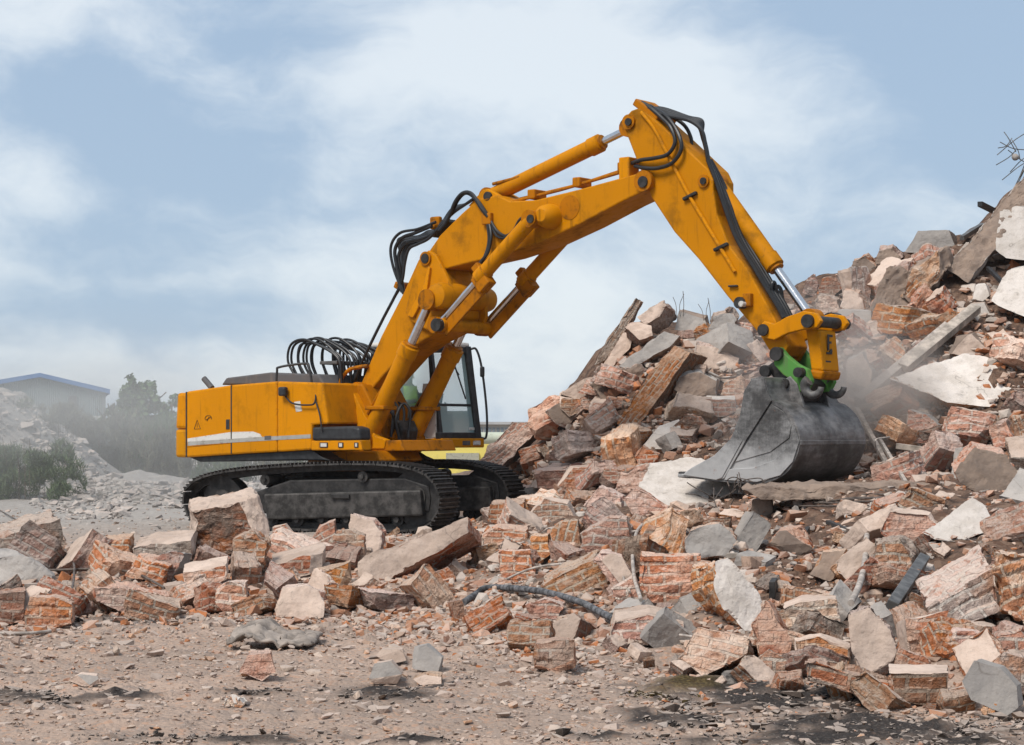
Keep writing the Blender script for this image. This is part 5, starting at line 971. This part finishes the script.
# --- operator on the seat
def person(loc, rz):
    sk = [((0, 0, .0), .13), ((0, 0, .16), .14), ((-.02, 0, .34), .15), ((-.02, 0, .47), .12), ((-.01, 0, .55), .05), ((.02, 0, .66), .085), ((.03, 0, .76), .085), ((.03, 0, .81), .05)]
    ed = [(i, i + 1) for i in range(7)]
    for s in (-1, 1):
        b = len(sk); sk += [((-.02, s * .2, .45), .07), ((.06, s * .25, .2), .05), ((.34, s * .24, .2), .04), ((.42, s * .24, .22), .04)]; ed += [(3, b), (b, b + 1), (b + 1, b + 2), (b + 2, b + 3)]
        c = len(sk); sk += [((.12, s * .11, .0), .09), ((.46, s * .14, .06), .07), ((.56, s * .14, -.34), .05), ((.68, s * .14, -.38), .045)]; ed += [(0, c), (c, c + 1), (c + 1, c + 2), (c + 2, c + 3)]
    me = bpy.data.meshes.new('person'); me.from_pydata([p for p, _ in sk], ed, []); o = link(bpy.data.objects.new('person', me)); o.location = loc; o.rotation_euler = (0, 0, rz)
    md = o.modifiers.new('sk', 'SKIN'); md.use_smooth_shade = True
    for v, (_, rad) in zip(me.skin_vertices[0].data, sk): v.radius = (rad, rad)
    me.skin_vertices[0].data[0].use_root = True; o.modifiers.new('ss', 'SUBSURF').levels = 1; o.modifiers['ss'].render_levels = 2
    t = NT('workwear'); z = t.n('SeparateXYZ', {0: t.n('TexCoord', out=3)}, out=2)
    c = t.mix(t.ramp(z, .53, .55), t.mix(t.ramp(z, .08, .1), (.03, .035, .06), (.03, .035, .06)), (.42, .24, .16)); me.materials.append(t.fin(c, .8)); 
    tag(o, 'operator in bright vest seated inside the excavator cab', 'person')
    bm = bmesh.new(); bmesh.ops.create_cone(bm, cap_ends=False, segments=24, radius1=.215, radius2=.19, depth=.4, matrix=Matrix.Translation((-.01, 0, .3)) @ Matrix.Scale(.9, 4, (1, 0, 0)))
    m2 = bpy.data.meshes.new('vest'); bm.to_mesh(m2); bm.free(); m2.materials.append(mat_simple('hi_vis', (.35, .75, .05), .7)); v = link(bpy.data.objects.new('vest', m2), o); v.modifiers.new('t', 'SOLIDIFY').thickness = .02
    bm = bmesh.new(); bmesh.ops.create_uvsphere(bm, u_segments=20, v_segments=12, radius=.115, matrix=Matrix.Translation((.01, 0, .765)))
    bmesh.ops.delete(bm, geom=[x for x in bm.verts if x.co.z < .755], context='VERTS'); m3 = bpy.data.meshes.new('hair'); bm.to_mesh(m3); bm.free(); m3.materials.append(M['blk']); link(bpy.data.objects.new('hair', m3), o)
    f = MB(); f.box((.125, 0, .70), (.03, .022, .045)); f.build('nose', mat_simple('skin', (.42, .24, .16), .6), o, False, .008)
sw = EX.matrix_world
ca, sa = math.cos(AU), math.sin(AU); lx, ly = sx - .12, cm_
person((X0 + lx * ca + ly * sa, Y0 - lx * sa + ly * ca, zb + .46), -AU)
# ------------------------------------------------------------------ far side of the site
def leafy(name, blobs, n, size, mat, seed, parent=None, up=0.):
    r = np.random.default_rng(seed); w = np.array([b[3] * b[4] * b[5] for b in blobs]); pick = r.choice(len(blobs), n, p=w / w.sum()); B_ = np.array(blobs)[pick]
    d = r.normal(size=(n, 3)); d /= np.linalg.norm(d, axis=1)[:, None]; rad = r.uniform(.35, 1, n) ** .6
    C = B_[:, :3] + d * rad[:, None] * B_[:, 3:6]; C += .35 * size * 4 * np.stack([vnoise(C * 1.4, seed), vnoise(C * 1.4, seed + 3), vnoise(C * 1.4, seed + 6)], -1)
    keep = vnoise(C * (1.1 / max(.3, B_[:, 3].mean() * .5)), seed + 9) > -.25; C = C[keep]; n = len(C)
    a = r.normal(size=(n, 3)); a[:, 2] += up * 2; a /= np.linalg.norm(a, axis=1)[:, None]; b = np.cross(a, r.normal(size=(n, 3))); b /= np.linalg.norm(b, axis=1)[:, None]
    s = size * r.uniform(.6, 1.4, (n, 1)); asp = .3 + (.5 if up < .5 else -.12)
    V = np.stack([C - a * s * (.6 if up < .5 else .2), C + b * s * asp * .5, C + a * s * (.6 if up < .5 else 1.3), C - b * s * asp * .5], 1).reshape(-1, 3)
    i = np.arange(n * 4).reshape(-1, 4); me = bpy.data.meshes.new(name); me.from_pydata(V.tolist(), [], i.tolist()); me.materials.append(mat)
    return link(bpy.data.objects.new(name, me), parent)
def mat_leaf(name, c1, c2):
    t = NT(name); p = t.n('NewGeometry', out=0); r = t.n('NewGeometry', out=8); k = t.mix(r, c1, c2); k = t.mix(t.ramp(t.noise(p, .6, 4), .35, .65, 0., .6), k, tuple(x * .6 for x in c1)); t.fin(k, .7, spec=.2)
    return t.m
LG, LD, LS = mat_leaf('leaf', (.08, .14, .055), (.14, .20, .085)), mat_leaf('dark_leaf', (.075, .115, .052), (.135, .175, .085)), mat_leaf('dry_stem', (.12, .125, .08), (.19, .18, .13))
BARK = mat_simple('bark', (.12, .09, .07), .9)
def gz(x, y): return float(terrain(np.array([x]), np.array([y]), False)[0])
def tree(label, px, ytop, ybot, wpx, Y, seed, mat=LG, n=2600, size=.17, nb=9):
    x = (px - CX) / F * Y; base = gz(x, Y); zt = CZ + (HY - ytop) / F * Y; w = wpx / F * Y; zb = CZ + (HY - ybot) / F * Y; rs = random.Random(seed)
    o = empty('tree', (x, Y, base)); tag(o, label, 'tree', 'trees on the far edge of the site')
    h = zt - base; mb = MB(); mb.tube(spline([(0, 0, -.1), (.05, 0, h * .35), (-.05, .05, h * .62), (0, 0, h * .88)], 4), [.16 - .13 * k / 12 for k in range(13)], 8)
    for k in range(7): a = rs.uniform(0, 6.28); z0 = h * rs.uniform(.3, .65); mb.tube(spline([(0, 0, z0), (math.cos(a) * w * .2, math.sin(a) * w * .2, z0 + h * .12), (math.cos(a) * w * .42, math.sin(a) * w * .42, z0 + h * .25)], 3), .03, 5)
    mb.build('trunk', BARK, o, True)
    bl = []
    for k in range(nb):
        f = rs.random(); z = (zb - base) + (h - (zb - base)) * (.1 + .82 * f); ww = w * .5 * (1 - .55 * f) ; a = rs.uniform(0, 6.28); q = rs.uniform(.1, .75) * ww
        bl.append((math.cos(a) * q, math.sin(a) * q, z, ww * rs.uniform(.35, .6), ww * rs.uniform(.35, .6), h * rs.uniform(.08, .15)))
    leafy('crown', bl, n, size, mat, seed, o); return o
tree('tallest feathery tree rising above the pale shed corner', 140, 377, 440, 62, 92, 3, LG, 4200, .2, 13)
tree('low dark tree between shed and tallest tree', 113, 394, 440, 46, 98, 5, LD, 2400, .2)
tree('hazy low tree half hidden by yellow housing', 172, 394, 440, 44, 100, 7, LG, 2400, .2)
tree('low broad tree behind the counterweight', 200, 402, 445, 60, 108, 9, LD, 2000, .22)
def bush(label, px, ytop, ybot, wpx, Y, seed, mat=LS, n=2600, size=.26, up=1.0, name='bush'):
    n = int(n * 2.6); size *= .6
    x = (px - CX) / F * Y; zt = CZ + (HY - ytop) / F * Y; z0 = CZ + (HY - ybot) / F * Y; w = wpx / F * Y; rs = random.Random(seed); h = zt - z0
    o = empty(name, (x, Y, z0)); tag(o, label, 'bush', 'grey green bushes round the spoil mound')
    bl = [(rs.uniform(-.44, .44) * w, rs.uniform(-.35, .35) * w, h * rs.uniform(.05, .72) , w * rs.uniform(.07, .17), w * rs.uniform(.07, .17), h * rs.uniform(.12, .24)) for _ in range(34)]
    leafy('foliage', bl, n, size, mat, seed, o, up)
    mb = MB()
    for k in range(16): a = rs.uniform(-.4, .4) * w; b = rs.uniform(-.3, .3) * w; mb.tube(spline([(a, b, -.2), (a * 1.1, b, h * .5), (a * 1.35, b * 1.2, h * rs.uniform(.75, 1.0))], 3), .007, 4)
    mb.build('stem', BARK, o, True)
bush('dark bush crowning the grey spoil mound', 2, 388, 446, 52, 61, 11, LD, 3600, .2, .6)
bush('big grey bush at foot of spoil mound', 30, 436, 497, 96, 53, 13, LD, 6500, .2, .7)
bush('thin dry tuft on spoil mound slope', 62, 403, 432, 40, 62, 15, LS, 1300, .22)
bush('pale dry bush on the mound toe', 84, 414, 440, 44, 66, 16, LS, 1500, .2)
bush('tall grey weeds beside the mound', 112, 402, 490, 66, 67, 17, LS, 4200, .3)
bush('tall feathery weeds in middle of the row', 142, 400, 488, 62, 69, 18, LG, 4200, .3)
bush('tall weeds next to yellow counterweight', 172, 414, 487, 56, 66, 19, LS, 3600, .28)
bush('dusty bush beneath the engine housing', 212, 428, 490, 70, 70, 20, LD, 3600, .26)
bush('dusty weeds showing under housing middle', 262, 432, 490, 70, 72, 21, LS, 3600, .26)
bush('low weeds showing before the slewing ring', 312, 440, 490, 60, 74, 22, LD, 2600, .26)
# pale metal shed with blue trim
def shed():
    Y = 132.; k = Y / F; g = lambda px, py: ((px - CX) * k, CZ + (HY - py) * k)
    o = empty('metal_shed', (g(40, 0)[0], Y, 0)); tag(o, 'pale corrugated metal shed with blue roof edge beyond the mound', 'shed'); o.rotation_euler = (0, 0, R(13))
    x0, x1 = g(-50, 0)[0] - o.location.x, g(104, 0)[0] - o.location.x; xa = 0; ze0, za, ze1 = g(0, 393)[1], g(0, 377.5)[1], g(0, 392)[1]; d = 26.
    mb = MB(); n = 150; V = []
    for i in range(n + 1):
        f = i / n; x = x0 + (x1 - x0) * f; zz = ze0 + (za - ze0) * (x - x0) / (xa - x0) if x < xa else za + (ze1 - za) * (x - xa) / (x1 - xa); y = .05 * (i % 2); V += [(x, y, 0), (x, y, zz)]
    mb.add(V, [(2 * i, 2 * i + 2, 2 * i + 3, 2 * i + 1) for i in range(n)])
    mb.add([(x1, 0, 0), (x1, d, 0), (x1, d, ze1), (x1, 0, ze1)], [(0, 1, 2, 3)]); mb.add([(x0, 0, 0), (x0, d, 0), (x0, d, ze0), (x0, 0, ze0)], [(0, 1, 2, 3)]).add([(x0, d, 0), (x1, d, 0), (x1, d, ze1), (xa, d, za), (x0, d, ze0)], [(0, 1, 2, 3, 4)])
    mb.build('wall', mat_wall('shed_sheet', (.15, .19, .195), (.19, .23, .235)), o)
    BL = mat_wall('blue_trim', (.06, .16, .36), (.08, .2, .42)); rb = MB()
    rb.prism([(x0 - .3, ze0 - .1), (xa, za + .02), (xa, za + .3), (x0 - .3, ze0 + .2)], -.3, d + .3).prism([(xa, za + .02), (x1 + .3, ze1 - .1), (x1 + .3, ze1 + .2), (xa, za + .3)], -.3, d + .3); rb.build('roof', BL, o)
    MB().box((x1 - .1, -.02, ze1 / 2), (.25, .12, ze1)).build('corner_trim', mat_wall('grey_trim', (.16, .18, .19), (.2, .22, .22)), o)
    MB().box((x1 - 1.2, -1.0, g(0, 418)[1]), (2.2, 2.0, .25)).build('canopy', mat_wall('pale_canopy', (.5, .5, .48), (.45, .45, .43)), o)
    w = g(72, 402); MB().box((w[0] - o.location.x, -.04, w[1]), (.5, .06, .8)).build('vent', M['gry'], o)
shed()
# long factory with a row of windows, and the yellow hoarding under the cab
def factory():
    Y = 150.; k = Y / F; xx = lambda px: (px - CX) * k; zz = lambda py: CZ + (HY - py) * k; o = empty('factory_hall', (xx(470), Y, 0)); tag(o, 'long low pale hall with a strip of windows beyond the cab', 'hall')
    X_ = lambda px: xx(px) - o.location.x
    MB().box(((X_(360) + X_(620)) / 2, 6, zz(424.5) / 2), (X_(620) - X_(360), 12, zz(424.5))).build('wall', mat_wall('hall_wall', (.52, .50, .45), (.46, .44, .40)), o)
    MB().box(((X_(358) + X_(622)) / 2, 6, zz(424.5) + .1), (X_(622) - X_(358), 12.6, .2)).build('roof', mat_wall('hall_roof', (.45, .45, .44), (.4, .4, .4)), o)
    GL = mat_wall('hall_glass', (.16, .19, .21), (.22, .25, .27))
    for i in range(58): MB().box((X_(372 + i * 4.2), -.03, zz(430)), (.2, .06, .34)).build('window', GL, o)
    MB().tube([(X_(460), -8, zz(438)), (X_(620), -8, zz(438))], .42, 16).build('pipeline', mat_wall('pale_green_pipe', (.42, .45, .36), (.38, .41, .33)), o, True)
factory()
def hoarding():
    Y = 55.; k = Y / F; xx = lambda px: (px - CX) * k; zz = lambda py: CZ + (HY - py) * k; o = empty('site_hoarding', (xx(440), Y, 0)); tag(o, 'pale yellow hoarding with grey panel behind the cab base', 'hoarding'); X_ = lambda px: xx(px) - o.location.x
    YW = mat_wall('pale_yellow', (.72, .60, .16), (.66, .55, .15))
    MB().box(((X_(394) + X_(506)) / 2, .1, zz(444) / 2), (X_(506) - X_(394), .16, zz(444))).build('panel', YW, o)
    MB().box(((X_(446) + X_(479)) / 2, -.0, zz(457)), (X_(479) - X_(446), .08, .22)).build('grey_panel', mat_wall('panel_grey', (.48, .47, .36), (.42, .41, .33)), o)
    for px in (396, 424, 452, 480, 504): MB().box((X_(px), .24, zz(444) / 2), (.1, .1, zz(444) + .1)).build('post', YW, o)
hoarding()

# ------------------------------------------------------------------ dust: even haze round the whole place, thicker clouds where dust hangs
HAZE_D, DUST = .0002, 1.0
def vol(name, loc, size, mat): 
    o = mesh_obj(name, *[(lambda m: m)(MB().box((0, 0, 0), (1, 1, 1)).V), MB().box((0, 0, 0), (1, 1, 1)).F], mat); o.location = loc; o.scale = size; o['kind'] = 'stuff'; return o
def haze_mat(name, col, dens, puff=False):
    m = bpy.data.materials.new(name); m.use_nodes = True; t = m.node_tree; t.nodes.clear(); out = t.nodes.new('ShaderNodeOutputMaterial'); v = t.nodes.new('ShaderNodeVolumePrincipled'); v.inputs['Color'].default_value = (*col, 1); v.inputs['Density'].default_value = dens; v.inputs['Anisotropy'].default_value = .2
    t.links.new(v.outputs[0], out.inputs['Volume'])
    if puff:
        tc = t.nodes.new('ShaderNodeTexCoord'); ln = t.nodes.new('ShaderNodeVectorMath'); ln.operation = 'LENGTH'; t.links.new(tc.outputs['Object'], ln.inputs[0])
        nz = t.nodes.new('ShaderNodeTexNoise'); nz.inputs['Scale'].default_value = 5.; nz.inputs['Detail'].default_value = 3.; t.links.new(tc.outputs['Object'], nz.inputs['Vector'])
        a = t.nodes.new('ShaderNodeMapRange'); a.interpolation_type = 'SMOOTHSTEP'; a.inputs[1].default_value = .5; a.inputs[2].default_value = .08; t.links.new(ln.outputs[1], a.inputs[0])
        b = t.nodes.new('ShaderNodeMapRange'); b.inputs[1].default_value = .3; b.inputs[2].default_value = .65; t.links.new(nz.outputs[0], b.inputs[0])
        c = t.nodes.new('ShaderNodeMath'); c.operation = 'MULTIPLY'; t.links.new(a.outputs[0], c.inputs[0]); t.links.new(b.outputs[0], c.inputs[1])
        d = t.nodes.new('ShaderNodeMath'); d.operation = 'MULTIPLY'; d.inputs[1].default_value = dens; t.links.new(c.outputs[0], d.inputs[0]); t.links.new(d.outputs[0], v.inputs['Density'])
        m.cycles.volume_sampling = 'DISTANCE' if False else 'MULTIPLE_IMPORTANCE'
    return m
vol('haze', (0, 215, 11.5), (1100, 440, 26), haze_mat('haze_air', (.80, .82, .84), HAZE_D))
if DUST:
    vol('dust_cloud', (5.3, 32.8, 2.1), (4.6, 3.4, 4.6), haze_mat('bucket_dust', (.80, .74, .69), 1.9 * DUST, True))
    vol('dust_cloud', (-13.0, 53, 1.8), (26, 24, 7.4), haze_mat('site_dust', (.76, .75, .73), .10 * DUST, True))

# ------------------------------------------------------------------ sky, sun, camera
SUN_EL, SUN_AZ = R(52), R(-35)               # azimuth measured from the camera's back, towards the left
wd = bpy.data.worlds.new('World'); S.world = wd; wd.use_nodes = True; t = wd.node_tree; bg = t.nodes['Background']
sk = t.nodes.new('ShaderNodeTexSky'); sk.sky_type = 'NISHITA'; sk.sun_disc = False; sk.sun_elevation = SUN_EL
sd = Vector((-math.sin(R(40)) * math.cos(SUN_EL), -math.cos(R(40)) * math.cos(SUN_EL), math.sin(SUN_EL)))     # direction to the sun
sk.sun_rotation = math.atan2(sd.x, sd.y)
class WT(NT):
    def __init__(s): s.t = t
w = WT(); dirv = w.n('TexCoord', out=0)
def dirp(px, py): return Vector(((px - CX) / F, 1, (HY - py) / F)).normalized()
warp = w.n('VectorMath', {0: w.n('TexNoise', {'Vector': dirv, 'Scale': 9., 'Detail': 4.}, out=1), 1: (.5, .5, .5)}, operation='SUBTRACT')
dw = w.n('VectorMath', {0: dirv, 1: w.n('VectorMath', {0: warp, 1: (.10, .10, .07)}, operation='MULTIPLY')}, operation='ADD')
def blob(px, py, rx, ry, amp):               # a soft cloud bank in one direction of the sky
    v = w.n('VectorMath', {0: w.n('VectorMath', {0: dw, 1: tuple(dirp(px, py))}, operation='SUBTRACT'), 1: (F / rx, 1., F / ry)}, operation='MULTIPLY')
    return w.math('MULTIPLY', w.ramp(w.n('VectorMath', {0: v}, 1, operation='LENGTH'), 1., .0), amp)
st = w.n('VectorMath', {0: dw, 1: (1., 1., 2.2)}, operation='MULTIPLY')
base = w.math('ADD', w.math('MULTIPLY', w.math('SUBTRACT', w.noise(st, 6.5, 9, .62), .5), 1.8), .54)
f = base
for b in [(560, 60, 330, 160, .42), (20, 185, 130, 70, .32), (20, 15, 200, 70, .32), (690, 130, 260, 120, .22), (480, 330, 420, 140, .14), (150, 390, 300, 60, .06), (340, 300, 180, 120, .1),
          (130, 130, 240, 90, -.42), (130, 300, 240, 90, -.30), (330, 40, 130, 60, -.25), (1000, 60, 240, 130, -.55), (920, 170, 300, 120, -.2), (830, 20, 90, 50, -.2), (230, 335, 320, 80, -.22), (100, 240, 200, 60, -.2)]:
    f = w.math('ADD', f, blob(*b))
cl = w.mix(w.ramp(f, .25, .95), (2.45, 3.25, 4.3), (5.1, 5.5, 5.85))
col = w.mix(.88, sk.outputs[0], cl); t.links.new(col, bg.inputs[0]); bg.inputs[1].default_value = .115
sl = bpy.data.lights.new('sun', 'SUN'); sl.energy = 2.75; sl.angle = R(22); sl.color = (1, .945, .87); so = link(bpy.data.objects.new('sun', sl)); so.rotation_euler = (-sd).to_track_quat('-Z', 'Y').to_euler()
cam = bpy.data.cameras.new('camera'); cam.sensor_width = 36; cam.lens = F / 1024 * 36; cam.shift_y = (HY - 372.5) / 1024; cam.clip_end = 2000; cam.clip_start = .1
co = link(bpy.data.objects.new('camera', cam)); co.location = (0, 0, CZ); co.rotation_euler = (R(90), 0, 0); S.camera = co
S.view_settings.view_transform = 'Standard'; S.view_settings.look = 'None'; S.view_settings.gamma = 1; S.view_settings.exposure = .46
S.render.engine = 'CYCLES'; S.cycles.use_denoising = True; S.cycles.volume_bounces = 1; S.cycles.max_bounces = 6; S.cycles.transparent_max_bounces = 12
S.cycles.volume_step_rate = 2.0; S.cycles.volume_max_steps = 128
